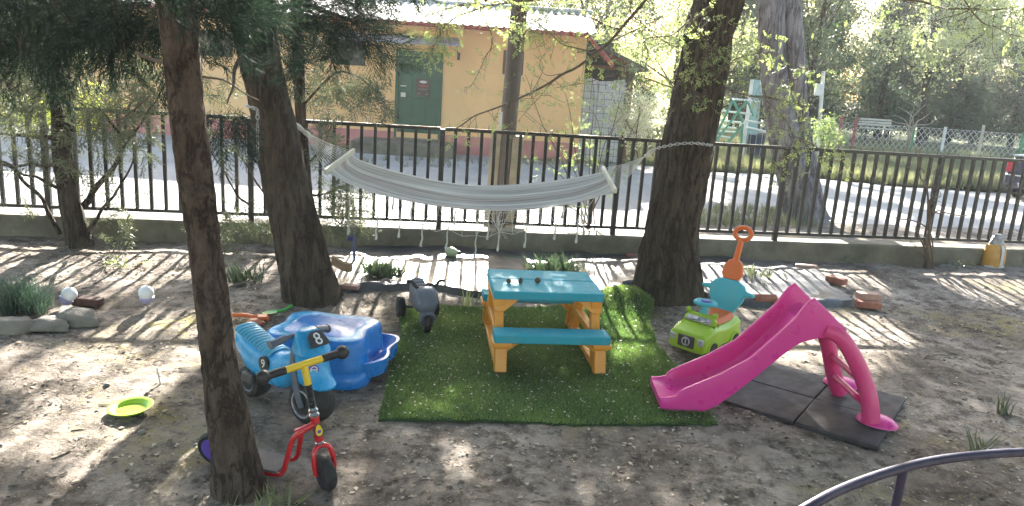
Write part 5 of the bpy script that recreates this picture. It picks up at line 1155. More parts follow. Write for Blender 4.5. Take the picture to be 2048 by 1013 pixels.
def from_px(rows, Y, ext=5.5, ntop=8, tap=.55, down=.08):
    C = []; R = []
    for y, xl, xr in rows:
        a, b = Vector(D(xl, y, Y)), Vector(D(xr, y, Y)); C.append((a+b)/2); R.append((b-a).length/2)
    k = [i for i in range(len(C)) if C[i].z > .05]; C = [C[i] for i in k]; R = [R[i] for i in k]
    C = C[::-1]; R = R[::-1]                                     # bottom to top
    dl = (C[0]-C[2])/max(1e-3, C[2].z-C[0].z); C.insert(0, C[0]+dl*(C[0].z+down)); R.insert(0, R[0]*1.06)
    d = (C[-1]-C[-3]).normalized(); d0 = d.copy()
    for i in range(ntop): d = (d*.85+Vector((0, 0, 1))*.15).normalized(); C.append(C[-1]+d*ext/ntop); R.append(R[-1]*(tap**(1/ntop)))
    return C, R
def bough(mb, pts, r0, r1, n=7, wob=.02):
    P = smooth_path(pts, 6); mb.tube([p+Vector((nz(p.x*6, p.y*6, 1), nz(p.y*6, p.z*6, 2), nz(p.z*6, p.x*6, 3)))*wob for p in P], list(np.linspace(r0, r1, len(P))), n); return P

# --- front pine trunk (nearest)
C1, R1 = from_px([(0, 317, 392), (100, 327, 398), (200, 338, 405), (330, 353, 422), (480, 376, 440), (600, 390, 457), (720, 404, 472), (820, 414, 492), (900, 424, 510), (960, 428, 524), (1000, 430, 534)], 2.82)
t1 = thing('pine_tree', 'slim leaning pine trunk nearest the camera in front of the scooter', 'tree', C1[0]); trunk('trunk', C1, R1, B_PINE, t1, C1[0], .10, 72, 14, 3.5, 9, 1, .18)
mb = MB(); mb.ball(D(388, 378, 2.75), (.012, .02, .018), 10, 8); mb.ball(D(389, 378, 2.74), (.006, .01, .009), 8, 6); mb.build('knot', B_PINE, t1, origin=C1[0])
# --- big leaning trunk with the chain
C2, R2 = from_px([(0, 452, 548), (100, 476, 558), (200, 498, 578), (280, 512, 598), (370, 527, 617), (460, 545, 642), (540, 560, 663), (600, 572, 690), (618, 570, 700)], 5.52)
t2 = thing('leaning_tree', 'thick dark leaning trunk with a hanging chain that holds the hammock end', 'tree', C2[0]); trunk('trunk', C2, R2, B_DARK, t2, C2[0], .10, 72, 12, 4.5, 5, 2, .25)
# --- left juniper
C0, R0 = from_px([(60, 92, 138), (200, 104, 141), (300, 106, 142), (370, 116, 151), (430, 124, 166), (470, 132, 178), (500, 137, 186)], 6.6, ext=3)
t0 = thing('juniper_tree', 'bushy juniper with low crooked branches in front of the fence at the left', 'tree', C0[0]); trunk('trunk', C0, R0, B_DARK, t0, C0[0], .14, 48, 9, 4, 6, 3, .12)
# --- thin juniper behind the leaning trunk
C5, R5 = from_px([(60, 583, 607), (150, 586, 609), (250, 592, 613), (350, 600, 622), (440, 608, 630), (480, 612, 634)], 6.5, ext=2.5)
t5 = thing('thin_juniper', 'thin dark juniper stem with sparse brownish sprays behind the leaning trunk', 'tree', C5[0]); trunk('trunk', C5, R5, B_DARK, t5, C5[0], .14, 28, 8, 4, 6, 4, .05)
# --- right big trunk
C3, R3 = from_px([(0, 1390, 1488), (60, 1372, 1468), (140, 1357, 1458), (220, 1340, 1443), (290, 1323, 1430), (370, 1308, 1415), (440, 1293, 1398), (500, 1281, 1394), (560, 1270, 1396), (600, 1262, 1398), (630, 1258, 1404)], 6.28)
t3 = thing('locust_tree', 'thick dark furrowed trunk leaning right with pale green leaf sprays, holding the chain', 'tree', C3[0]); trunk('trunk', C3, R3, B_DARK, t3, C3[0], .13, 88, 12, 5.5, 2.2, 5, .35)
# --- twin grey trunk beyond the fence
Y4 = 11.2
Ca, Ra = from_px([(0, 1517, 1570), (120, 1520, 1573), (200, 1527, 1585), (260, 1535, 1598), (330, 1550, 1618), (400, 1566, 1636), (440, 1572, 1646)], Y4)
Cb, Rb = from_px([(0, 1568, 1602), (120, 1571, 1610), (200, 1581, 1615), (260, 1593, 1621), (330, 1600, 1634), (400, 1606, 1646), (440, 1600, 1656)], Y4-.05)
t4 = thing('twin_tree', 'pale grey twin trunked tree beyond the fence on the right', 'tree', Ca[0])
trunk('trunk', Ca, Ra, B_GREY, t4, Ca[0], .12, 48, 10, 4, 1.2, 6, .3); trunk('trunk', Cb, Rb, B_GREY, t4, Ca[0], .12, 48, 10, 4, 1.2, 8, .3)

# ---------------------------------------------------------------- near conifer foliage hanging into the picture
def px_cloud(spec):
    P = []; dirs = []
    for cx, cy, rx, ry, n, Ya, Yb, dx, dy in spec:
        for _ in range(n):
            a = rng.random()*2*pi; q = rng.random()**.5; x = cx+rx*q*cos(a); y = cy+ry*q*sin(a); Y = rng.uniform(Ya, Yb); P.append(D(x, y, Y)); dirs.append((dx, rng.uniform(-.5, .5), dy))
    return np.array(P), np.array(dirs)
# pine 1 : sprays above and around the near trunk
P, d = px_cloud([(100, 10, 190, 80, 160, 3.4, 4.8, -.3, -.45), (230, 40, 120, 70, 75, 3.4, 4.4, .2, -.6), (50, 80, 90, 50, 40, 3.6, 4.8, -.5, -.5), (320, -60, 100, 30, 14, 2.4, 2.65, .6, -.4), (395, -10, 50, 25, 7, 2.5, 2.7, .8, -.3), (430, -20, 90, 45, 14, 3.0, 3.6, .8, -.35), (110, -80, 420, 50, 130, 3.2, 4.6, .2, -.5)])
foliage('crown', T_NEED, P, L_PINE, t1, (.55, .95), d, .35, C1[0])
mb = MB()
for a, b in (((60, -60), (150, 90)), ((200, -60), (250, 120)), ((20, -30), (40, 130)), ((330, -50), (270, 110)), ((380, -20), (440, 60))):
    bough(mb, [D(a[0], a[1], 3.8), D((a[0]+b[0])/2+10, (a[1]+b[1])/2, 3.75), D(b[0], b[1], 3.7)], .014, .004)
bough(mb, [D(272, 104, 3.3), D(330, 130, 3.1), D(400, 152, 3.0), D(455, 166, 3.0), D(520, 200, 3.0)], .008, .0025)
bough(mb, [D(300, 195, 3.4), D(260, 225, 3.4), D(230, 250, 3.4)], .005, .002)
mb.build('branches', M_TWIG, t1, origin=C1[0])
# leaning tree: sprays reaching right in front of the house
P, d = px_cloud([(520, 20, 90, 50, 34, 4.4, 5.2, .5, -.5), (610, 30, 90, 45, 42, 4.3, 5.0, .8, -.4), (685, 25, 55, 35, 24, 4.3, 4.9, .8, -.5), (590, 95, 60, 30, 12, 4.3, 5.0, .5, -.7), (480, 60, 50, 30, 8, 4.4, 5.1, -.1, -.7), (450, 230, 35, 30, 22, 4.5, 5.0, .1, -.7), (560, -60, 260, 55, 110, 4.2, 5.2, .5, -.5), (738, 78, 22, 18, 10, 4.4, 4.7, .7, -.8)])
foliage('crown', T_NEED, P, L_PINE, t2, (.55, .95), d, .35, C2[0])
mb = MB()
for pts in (((505, 20), (600, 10), (690, 40), (760, 95)), ((520, 60), (600, 70), (660, 110)), ((500, 10), (580, -10), (680, 0), (740, 40)), ((500, 90), (470, 140), (455, 210))):
    bough(mb, [D(x, y, 5.3-.25*i) for i, (x, y) in enumerate(pts)], .022, .004)
mb.build('branches', M_TWIG, t2, origin=C2[0])
# junipers: crooked limbs with thin brownish sprays
def juniper(parent, limbs, clouds, origin, sc, lm=L_JUN):
    mb = MB()
    for pts, Y, r in limbs: bough(mb, [D(x, y, Y+.1*i) for i, (x, y) in enumerate(pts)], r, r*.35, wob=.03)
    mb.build('branches', B_DARK, parent, origin=origin)
    P, d = px_cloud(clouds); foliage('crown', T_NEED2, P, lm, parent, sc, d, .8, origin)
juniper(t0, [(((165, 415), (185, 385), (210, 360), (235, 320), (245, 270), (262, 200)), 6.55, .034), (((120, 470), (90, 410), (40, 350), (10, 325), (-30, 300)), 6.5, .022), (((118, 380), (60, 352), (0, 330)), 6.5, .018), (((108, 330), (60, 330), (0, 332)), 6.45, .018), (((106, 276), (50, 272), (-20, 268)), 6.5, .024), (((176, 460), (215, 410), (240, 370), (262, 330), (275, 290)), 6.5, .016), (((240, 270), (210, 230), (170, 205)), 6.5, .014), (((140, 190), (160, 120), (175, 60)), 6.6, .03), (((245, 300), (290, 240), (320, 190)), 6.5, .012), (((100, 150), (60, 90), (30, 30)), 6.6, .02)],
    [(60, 170, 100, 80, 130, 6.2, 6.9, -.3, -.4), (220, 170, 90, 80, 130, 6.2, 6.9, .3, -.4), (40, 260, 70, 50, 40, 6.2, 6.8, -.5, -.4), (190, 330, 70, 60, 28, 6.2, 6.8, .2, -.7), (60, 390, 70, 50, 10, 6.2, 6.8, -.2, -.4), (215, 440, 55, 40, 18, 6.3, 6.8, .5, -.3), (265, 260, 45, 60, 50, 6.3, 6.8, .5, -.3), (300, 150, 40, 90, 50, 6.3, 6.9, .4, -.3), (130, 60, 190, 70, 170, 6.3, 7.2, .1, -.5), (90, 300, 80, 40, 30, 6.2, 6.8, -.1, -.8), (190, 250, 60, 40, 40, 6.2, 6.8, .2, -.5)], C0[0], (.6, 1.2))
juniper(t5, [(((606, 210), (640, 170), (680, 145), (715, 155), (745, 180), (770, 215)), 6.4, .012), (((612, 300), (580, 270), (545, 250)), 6.5, .01), (((616, 390), (660, 385), (700, 370), (725, 365)), 6.4, .012), (((612, 330), (640, 300), (665, 250)), 6.5, .012), (((500, 420), (470, 380), (430, 320), (415, 280)), 6.6, .012), (((530, 400), (490, 330), (450, 280)), 6.6, .01), (((600, 160), (570, 120), (540, 90)), 6.5, .01)],
    [(680, 160, 45, 25, 42, 6.2, 6.6, .5, -.6), (735, 190, 28, 30, 30, 6.2, 6.5, .6, -.8), (765, 215, 14, 18, 8, 6.2, 6.4, .3, -.9), (635, 230, 35, 80, 50, 6.2, 6.8, .4, -.3), (620, 100, 60, 80, 60, 6.3, 6.9, .1, -.3), (680, 400, 50, 45, 60, 6.2, 6.6, .5, -.2), (620, 440, 50, 40, 40, 6.3, 6.7, .3, -.3), (690, 445, 40, 30, 40, 6.2, 6.6, .2, -.3), (440, 320, 55, 70, 16, 6.4, 6.8, -.3, -.4), (470, 420, 60, 50, 14, 6.4, 6.8, .0, -.3), (650, 320, 30, 60, 28, 6.3, 6.8, .5, -.2), (435, 160, 35, 100, 24, 6.4, 7.0, .0, -.3), (470, 455, 90, 22, 60, 6.5, 6.9, .0, -.1)], C5[0], (.55, 1.05))
# ---------------------------------------------------------------- locust sprays of the right big tree
LB = [  # polyline px, depth, r0, leaves, spread px
    (((1330, -60), (1292, 0), (1240, 60), (1190, 110), (1120, 153), (1050, 192), (1000, 212), (950, 232), (905, 262)), 5.7, .014, 60, 24),
    (((1190, 108), (1130, 88), (1080, 50), (1040, 20)), 5.7, .006, 60, 28), (((1240, 60), (1180, 40), (1110, 30), (1040, 60)), 5.9, .006, 70, 28),
    (((1380, 40), (1340, 70), (1290, 80), (1295, 110), (1285, 140)), 6.0, .007, 26, 26), (((1400, -60), (1300, -20), (1180, -10), (1080, 0), (990, 10), (920, 30), (880, 70), (862, 105)), 6.0, .012, 130, 26),
    (((1100, -30), (1000, -5), (930, 10), (880, 20), (840, 40)), 5.9, .008, 110, 26), (((960, 20), (985, 80), (970, 120), (945, 165), (930, 178)), 5.8, .004, 26, 12), (((880, 50), (878, 85), (855, 112)), 5.8, .003, 40, 14),
    (((1350, 180), (1300, 160), (1240, 150), (1170, 165), (1110, 178)), 6.0, .006, 30, 16), (((1120, 150), (1090, 180), (1060, 215), (1040, 240)), 5.8, .004, 20, 22),
    (((1430, 160), (1470, 120), (1520, 105), (1560, 110)), 6.0, .006, 36, 26), (((1420, 90), (1400, 130), (1385, 170), (1400, 200)), 5.9, .005, 60, 28), (((1380, 30), (1400, 70), (1440, 110)), 5.9, .006, 70, 34),
    (((1440, 180), (1500, 190), (1560, 200), (1610, 215), (1640, 240)), 5.9, .006, 44, 24), (((1520, 190), (1570, 240), (1590, 280)), 5.85, .004, 40, 26), (((1560, 200), (1600, 150), (1620, 130)), 5.9, .004, 26, 22),
    (((1590, 270), (1640, 300), (1690, 330)), 5.8, .004, 26, 22), (((1590, 280), (1570, 320), (1560, 360)), 5.8, .003, 22, 20), (((1290, -50), (1260, 20), (1300, 60), (1340, 90)), 6.1, .006, 60, 34), (((1010, 40), (1040, 30), (1060, 60)), 5.9, .004, 60, 26),
    (((1500, -60), (1640, -30), (1800, 0), (1950, 20), (2080, 10)), 6.4, .014, 90, 40), (((1900, -40), (1960, 40), (2000, 60), (2070, 80)), 6.2, .006, 50, 34), (((1990, 30), (1985, 100), (2010, 140)), 6.2, .003, 16, 20), (((1960, 10), (1870, 45), (1790, 52)), 6.2, .005, 18, 22)]
mb = MB(); P = []; d = []
for pts, Y, r, n, sp in LB:
    pl_ = bough(mb, [D(x, y, Y+.08*nz(x*.01, i)) for i, (x, y) in enumerate(pts)], r, r*.3, 6, .02)
    for _ in range(int(n*1.15)):
        q = pl_[rng.integers(len(pl_)//6, len(pl_))]; o_ = rng.normal(size=3)*sp*.75*Y/1500*np.array([1, 1.3, 1]); P.append(np.array(q)+o_+np.array([0, 0, -.02])); d.append(o_*4+np.array([0, 0, -.35]))
        if rng.random() < .7: mb.tube([q, Vector(P[-1])], .0016, 4)
P3v, d3v = np.array(P), np.array(d)
# bare grey limb ends
bough(mb, [D(1060, 192, 5.7), D(1085, 140, 5.7), D(1070, 110, 5.65)], .003, .001); bough(mb, [D(1130, 148, 5.7), D(1090, 150, 5.7), D(1082, 128, 5.6), D(1100, 100, 5.6)], .003, .001)
mb.build('branches', M_TWIG, t3, origin=C3[0])
foliage('leaf_sprays', T_PIN, P3v, L_LOC, t3, (.32, .72), d3v, .5, C3[0])
# ---------------------------------------------------------------- unseen crowns above the picture, leaf clumps placed to throw the dappled shade
LIT = [  # px ellipse, light share
    (180, 506, 280, 76, 1.15), (470, 530, 120, 50, .6), (870, 530, 250, 66, 1.1), (1130, 545, 140, 45, .6), (1515, 548, 155, 72, 1.1), (1700, 560, 60, 40, .55), (1680, 685, 160, 60, 1.), (1930, 670, 140, 40, .4),
    (90, 690, 180, 90, .72), (300, 690, 150, 90, .72), (330, 930, 140, 90, 1.1), (60, 930, 120, 90, .75), (170, 810, 160, 80, .85), (1262, 690, 50, 55, .95), (1200, 610, 60, 30, .8), (840, 835, 70, 18, .8), (990, 830, 90, 22, .6),
    (905, 925, 60, 50, .6), (650, 650, 110, 40, .75), (490, 690, 60, 40, .7), (990, 690, 120, 30, .35), (860, 650, 60, 40, .5), (1700, 655, 60, 30, .8), (1060, 600, 90, 16, .7), (700, 930, 70, 40, .4), (1270, 950, 60, 30, .25), (120, 590, 200, 40, .5)]
def light_share(x, y):
    v = .10
    for cx, cy, rx, ry, k in LIT:
        e = ((x-cx)/rx)**2+((y-cy)/ry)**2
        if e < 1.4: v = max(v, k*min(1, (1.4-e)/.5))
    return v
SL_ = SUN/SUN[2]
def canopy(n, xr, yr, hmin, hmax, test):
    out = []; tries = 0
    while len(out) < n and tries < n*40:
        tries += 1; g = np.array([rng.uniform(*xr), rng.uniform(*yr), 0.]); px_, py_ = pix(g)
        if not (-260 < px_ < 2300): continue
        if not test(g, px_, py_): continue
        h = rng.uniform(hmin, hmax); p = g+SL_*h; q = pix(p)[1]
        k = 0
        while q > -70 and k < 30: h += .12; p = g+SL_*h; q = pix(p)[1]; k += 1
        if k >= 30: continue
        out.append(p)
    return np.array(out)
def shade_test(g, x, y):
    s = light_share(x, y); nzv = .5+.62*nz(g[0]*3.0, g[1]*.9, 11)+.35*nz(g[0]*7, g[1]*2.6, 17)
    return nzv > s
T_SH = t_clump(16, .15, .06, 9)
CP_ = canopy(5200, (-6.5, 8), (1.5, 6.9), 2.6, 5.2, shade_test)
grp = np.where(CP_[:, 0] < -1.2, 0, 1)
def far_test(g, x, y):
    return .5+.6*nz(g[0]*.9, g[1]*.5, 21) > (.45 if x > 1400 else .97)
CF_ = canopy(1900, (1.5, 16), (8.3, 16), 3.2, 6.5, far_test)
def crown(parent, P, m, origin, nb, base_pt, nm='crown', T=T_SH, r0=.05):
    foliage(nm, T, P, m, parent, (.8, 1.25), None, 1, origin)
    mb = MB(); b = Vector(base_pt); idx = rng.choice(len(P), nb, replace=False)
    for i in idx:
        e = Vector(P[i]); mid = b.lerp(e, .5)+Vector((0, 0, .5)); mb.tube(smooth_path([b, mid, e], 5), list(np.linspace(r0, .006, 11)), 6)
    mb.build('limbs', M_TWIG, parent, origin=origin)
crown(t2, CP_[grp == 0], L_SHADE, C2[0], 9, C2[-3], 'shade_crown'); crown(t3, CP_[grp == 1], L_SHADE, C3[0], 12, C3[-3], 'shade_crown'); crown(t4, CF_, L_LOC, Ca[0], 10, Ca[-3], 'shade_crown', T_CL)

# unseen leaf clumps added over garden and viewer to hide the sky from the soil
def roof_cloud(n, xr, yr, zr):
    P = np.stack([rng.uniform(*xr, n), rng.uniform(*yr, n), rng.uniform(*zr, n)], 1)
    P = P[np.array([.5+.7*nz(p[0]*.35, p[1]*.35, 51) for p in P]) > .22]
    q = np.array([pix(p) for p in P]); d = (P-CP) @ CF
    return P[(d < .3) | (q[:, 1] < -140)]
foliage('sky_blocking_crown', T_CLF, roof_cloud(1150, (-9, 0), (-7, 6.0), (3.3, 6.0)), L_SHADE, t2, (.8, 1.3), None, 1, C2[0])
foliage('sky_blocking_crown', T_CLF, roof_cloud(1150, (0, 9), (-7, 6.0), (3.3, 6.0)), L_SHADE, t3, (.8, 1.3), None, 1, C3[0])

# ---------------------------------------------------------------- background trees
def decid(name, lab, h, r, n, m, seed, z0=.25, T=T_CL, trunk_r=.14, grp_=None):
    t = thing(name, lab, 'tree', (0, 0, 0), 0, grp_); rg = np.random.default_rng(seed)
    C = [Vector((.1*sin(seed+i), .1*cos(seed*2+i), h*.75*i/5-.1)) for i in range(6)]; mb = MB(); mb.tube(smooth_path(C, 4), list(np.linspace(trunk_r, trunk_r*.3, 21)), 10); 
    cl = []; 
    for k in range(16):
        a = rg.random()*2*pi; zz = h*(z0+(.92-z0)*rg.random()); rr_ = r*(.35+.65*rg.random())*(1-.5*abs((zz/h-.55)/.5)); cl.append((rr_*cos(a), rr_*sin(a), zz))
        mb.tube(smooth_path([(0, 0, zz*.62), (rr_*.5*cos(a), rr_*.5*sin(a), zz*.82), cl[-1]], 3), list(np.linspace(trunk_r*.35, .012, 7)), 5)
    mb.build('trunk', B_DARK, t)
    P = []
    for _ in range(n):
        c_ = cl[rg.integers(len(cl))]; P.append(np.array(c_)+rg.normal(size=3)*np.array([r*.26, r*.26, h*.065]))
    foliage('crown', T, np.array(P), m, t, (.7, 1.3)); return t
def conif(lab, h, r, n, seed, grp_, m=L_DCON):
    t = thing('dark_conifer', lab, 'tree', (0, 0, 0), 0, grp_); rg = np.random.default_rng(seed)
    mb = MB(); mb.tube([(0, 0, -.1), (.03, 0, h*.5), (0, 0, h*.95)], [.13, .09, .02], 10)
    P = []
    for k in range(40):
        zz = h*(.08+.9*rg.random()); a = rg.random()*2*pi; L_ = r*(1.05-zz/h)**.7*(.6+.6*rg.random()); e = Vector((L_*cos(a), L_*sin(a), zz-.15*L_)); mb.tube([(0, 0, zz), e], [.03, .006], 5)
        for _ in range(n//40): q = rg.random()**.6; P.append(np.array((e.x*q, e.y*q, zz-.15*L_*q))+rg.normal(size=3)*np.array([.22, .22, .2]))
    mb.build('trunk', B_DARK, t); foliage('crown', T_CL, np.array(P), m, t, (.7, 1.3)); return t
GC = 'dark conifers behind the chain-link fence'; LC = 'tall dark conifer in the dense row behind the chain-link fence'
protoC = [conif(LC, 8.5, 1.6, 1000, s, GC) for s in (3, 4, 5)]
spots = []
for i in range(21):
    spots.append((9.0+1.55*i+rng.normal()*.3, 33+.12*i+rng.normal()*.9+(1.6 if i % 2 else 0)))
for i in range(12): spots.append((10+2.6*i+rng.normal()*.5, 38.5+rng.normal()))
for i, (x, y) in enumerate(spots):
    if i < 3: o = protoC[i]; o.location = (x, y, 0)
    else: o = dup(protoC[i % 3], (x, y, 0), rng.random()*6, rng.uniform(.8, 1.15))
GB = 'leafy trees behind the house'
dA = decid('leafy_tree', 'pale green leafy tree behind the white house roof', 7.5, 3.0, 700, L_DECID, 11, .2, grp_=GB)
for i, (x, y, s) in enumerate(((-6.5, 27, 1), (-1.8, 28, .95), (-11, 27.5, 1.1), (2.2, 30, 1.1))):
    if i == 0: dA.location = (x, y, 0)
    else: dup(dA, (x, y, 0), i*1.3, s)
GL = 'leafy trees right of the shed'
dB = decid('leafy_tree', 'bright leafy tree in the gap between the shed and the thick dark right trunk', 6.5, 2.4, 650, L_LIGHT, 12, .12, grp_=GL)
dB.location = (6.0, 31, 0); dup(dB, (8.4, 34, 0), 2, 1.1); dup(dB, (3.6, 35, 0), 4, 1.15)
GF = 'far leafy trees'; dC = decid('far_tree', 'leafy tree of the far tree line', 9, 3.6, 520, L_DECID, 13, .1, T_CLF, .2, GF)
sp2 = [(-38+5.2*i+rng.normal()*.8, 52+rng.normal()*2) for i in range(20)]
for i, (x, y) in enumerate(sp2):
    if i == 0: dC.location = (x, y, 0)
    else: dup(dC, (x, y, 0), i*1.1, rng.uniform(.8, 1.2))
dL = decid('roadside_tree', 'broad sunlit pale green tree overhanging the dark conifers on the right', 8.2, 3.2, 900, L_LIGHT, 14, .42, T_CL, .16); dL.location = (16.2, 31.2, 0)
dR = decid('roadside_tree', 'grey green tree above the parked car at the far right', 7.5, 2.8, 700, L_LIGHT, 15, .45, T_CL, .15); dR.location = (19.5, 25.8, 0)
dM = decid('roadside_tree', 'slender tree with loose leaves seen just behind the twin grey trunk', 8.5, 2.2, 420, L_DECID, 16, .15, T_CL, .12); dM.location = (10.2, 27.5, 0)
dN = decid('roadside_tree', 'leafy tree at the far left beyond the red outbuilding', 7.5, 3.2, 800, L_LIGHT, 17, .12, T_CL, .15); dN.location = (-13.2, 19.2, 0)
# lit bush by the lane at the left
def bush(name, lab, base_px, Y, stems, T, m, sc, tw=M_TWIG, n=14, r=.007, sp=26):
    b = Vector(G(*base_px)) if Y is None else Vector(D(base_px[0], base_px[1], Y)); b.z = max(0, min(b.z, .3)) if Y else 0
    t = thing(name, lab, 'shrub' if 'sapling' not in name else 'sapling', b); mb = MB(); P = []; d = []
    for pts, nl in stems:
        Yy = b.y; pl_ = bough(mb, [b+Vector((rng.normal()*.04, rng.normal()*.04, -.03))]+[Vector(D(x, y, Yy+rng.normal()*.18)) for x, y in pts], r, r*.3, 6, .02)
        for _ in range(nl):
            q = pl_[rng.integers(len(pl_)//3, len(pl_))]; o_ = rng.normal(size=3)*sp*Yy/1500; P.append(np.array(q)+o_); d.append(o_*5+np.array([0, 0, -.1]))
    mb.build('stems', tw, t, origin=b)
    if P: foliage('leaves', T, np.array(P), m, t, sc, np.array(d), .6, b)
    return t
bush('leafy_shrub', 'tall airy green shrub growing just behind the fence right of the hammock middle', (1175, 452), 8.25, [(((1150, 380), (1110, 300), (1075, 220), (1050, 150)), 40), (((1165, 380), (1150, 300), (1140, 220), (1120, 170)), 60), (((1180, 380), (1180, 290), (1190, 200), (1185, 150)), 70), (((1190, 390), (1210, 320), (1230, 240), (1245, 190)), 70), (((1195, 400), (1230, 340), (1260, 270), (1290, 210)), 60), (((1160, 400), (1120, 350), (1080, 320), (1055, 330)), 50), (((1170, 390), (1130, 310), (1090, 260)), 50), (((1190, 380), (1210, 280), (1250, 230)), 60), (((1185, 390), (1200, 260), (1160, 190)), 60), (((1165, 400), (1100, 390), (1060, 380)), 30), (((1150, 420), (1080, 400), (1030, 390)), 24)], T_PIN, L_SHRUB, (.3, .62), M_TWIG, r=.008, sp=30)
bush('bare_sapling', 'spindly bare sapling in front of the wall, left of the yellow bag', (1852, 545), None, [(((1855, 480), (1862, 440), (1855, 390), (1845, 345), (1840, 330)), 3), (((1855, 470), (1866, 430), (1890, 425), (1880, 410)), 2), (((1860, 430), (1864, 380), (1870, 350), (1880, 330)), 4), (((1856, 400), (1840, 350), (1838, 310), (1850, 280)), 6), (((1850, 500), (1835, 470), (1830, 455)), 3), (((1858, 460), (1800, 438), (1790, 434)), 0), (((1866, 430), (1920, 432), (1950, 428)), 0), (((1850, 520), (1835, 500), (1828, 490)), 4), (((1858, 410), (1880, 395), (1878, 380)), 0)], T_PIN, L_JUN, (.3, .5), M_TWIG, r=.011, sp=12)
bush('pale_twig_shrub', 'low leafless shrub of pale twigs at the wall under the hammock', (995, 470), 7.3, [(((985, 440), (950, 420), (900, 415)), 0), (((990, 440), (1000, 420), (1040, 415)), 0), (((1000, 445), (1060, 430), (1110, 420)), 0), (((985, 450), (930, 440), (870, 430)), 0), (((995, 440), (985, 415), (960, 405)), 0), (((1000, 440), (1020, 425), (1080, 440)), 0), (((1000, 450), (1050, 450), (1130, 440)), 0), (((990, 450), (960, 430), (880, 405)), 0)], T_PIN, L_JUN, (.3, .5), M_TWIGP, r=.006)
bush('pale_blossom_shrub', 'pale blossoming shrub at the right end of the white tiled shed', (1270, 305), 16.6, [(((1260, 260), (1245, 225), (1225, 200)), 50), (((1275, 255), (1280, 215), (1265, 190)), 60), (((1280, 260), (1300, 230), (1310, 205)), 60), (((1270, 260), (1290, 240), (1320, 235)), 40), (((1268, 270), (1250, 240), (1240, 215)), 50)], T_CLS, leafmat('pale_blossom', (.40, .38, .30), (.62, .60, .52), .5), (.7, 1.2), M_TWIG, r=.02, sp=14)
bush('sunlit_bush', 'bright yellow green bush by the lane seen through the left juniper', (140, 285), 13.0, [(((150, 240), (165, 215), (185, 205)), 40), (((130, 240), (110, 215), (80, 205)), 40), (((100, 260), (50, 235), (20, 222)), 40), (((150, 250), (190, 225), (212, 205)), 34)], T_CLS, leafmat('sunlit_bush_leaves', (.34, .40, .05), (.6, .62, .12), .6), (.8, 1.3), M_TWIG, r=.015, sp=14)  # sun on green foliage is put into the yellow leaf colour
bush('thuja_branch', 'dark drooping conifer bough hanging at the right edge of the shed roof', (1318, 215), 16.9, [(((1270, 150), (1290, 170), (1310, 205)), 46), (((1262, 145), (1280, 160), (1300, 190)), 40)], T_CLS, L_DCON, (.6, 1.0), M_TWIG, r=.012, sp=9)
bush('verge_shrub', 'young green weeds at the chain-link fence beside the red post', (1650, 300), 18, [(((1648, 270), (1640, 250)), 24), (((1655, 275), (1660, 245)), 30), (((1645, 280), (1632, 265)), 20), (((1660, 285), (1675, 270)), 16)], T_CLS, L_SHRUB, (.7, 1.2), M_TWIG, r=.01, sp=9)
bush('dead_branches', 'heap of pale dead branches by the bench at the chain-link fence', (1822, 268), 25.4, [(((1815, 250), (1800, 235), (1785, 232)), 0), (((1820, 240), (1828, 215), (1815, 205)), 0), (((1830, 250), (1850, 235), (1865, 222)), 0), (((1818, 255), (1790, 245), (1780, 240)), 0), (((1826, 255), (1855, 250), (1868, 242)), 0), (((1822, 245), (1835, 225), (1850, 210)), 0), (((1815, 262), (1795, 258), (1785, 262)), 0), (((1826, 240), (1806, 220), (1795, 214)), 0)], T_CLS, L_JUN, (.3, .5), M_TWIGP, r=.02)
# ---------------------------------------------------------------- low plants
def plant(name, lab, px_, py_, T, m, n, rad_, sc, z=.05, tilt=.35):
    b = G(px_, py_, z); p = np.array([b+np.array([rng.normal()*rad_, rng.normal()*rad_*.7, 0]) for _ in range(n)]); p -= b
    o = tufts(name, p, sc, m, None, T, tilt=tilt); o.location = tuple(b); return tag(o, lab, 'plant')
L_ROS = leafmat('rosemary_leaves', (.03, .055, .03), (.09, .13, .07), .3); L_DGR = leafmat('blue_grass', (.025, .055, .045), (.07, .12, .08), .35); L_WEED = leafmat('weed_leaves', (.08, .10, .045), (.2, .23, .11), .5)
T_ROS = t_tuft(10, .17, .005, .55, 8); T_LONG = t_tuft(12, .30, .004, .75, 9); T_SPR = t_tuft(5, .16, .008, .35, 10)
plant('rosemary_bush', 'dark green rosemary bush on the black sheet by the left big trunk', 768, 549, T_ROS, L_ROS, 70, .085, (.6, 1.0), .06)
plant('spiky_shrub', 'dense dark green spiky shrub behind the picnic table', 1105, 549, T_ROS, L_ROS, 110, .11, (.7, 1.15), .06)
plant('ornamental_grass', 'dark blue green ornamental grass clump at the left edge by the stones', 26, 618, T_LONG, L_DGR, 110, .10, (.5, .85), .02, .3)
plant('spiky_weed', 'spiky dark weed between the two left trunks', 497, 562, T_SPR, L_ROS, 16, .07, (.7, 1.1), .03)
plant('leafy_weed', 'small leafy weed on the sunlit soil near the wall at the left', 258, 528, T_CLS, L_WEED, 9, .10, (.3, .6), .06)
plant('grass_sprout', 'single green grass sprout at the black sheet edge left of the picnic table', 940, 612, T_SPR, L_SHRUB, 2, .012, (.9, 1.1), .02, .1)
plant('grey_weed', 'grey green weed patch on the black sheet behind the orange handle', 1515, 552, T_SPR, L_JUN, 34, .12, (.3, .6), .07)
plant('wall_weed', 'small weed at the wall foot right of the truck handle', 1700, 520, T_CLS, L_JUN, 5, .05, (.3, .6), .1)
plant('wall_weed', 'small leafy weed at the wall between the sapling and the yellow bag', 1912, 530, T_CLS, L_JUN, 6, .06, (.4, .7), .1)
plant('grass_sprig', 'dry grass sprig on the shaded soil at the right edge', 2006, 828, T_SPR, L_JUN, 5, .03, (.6, 1.0), .0)
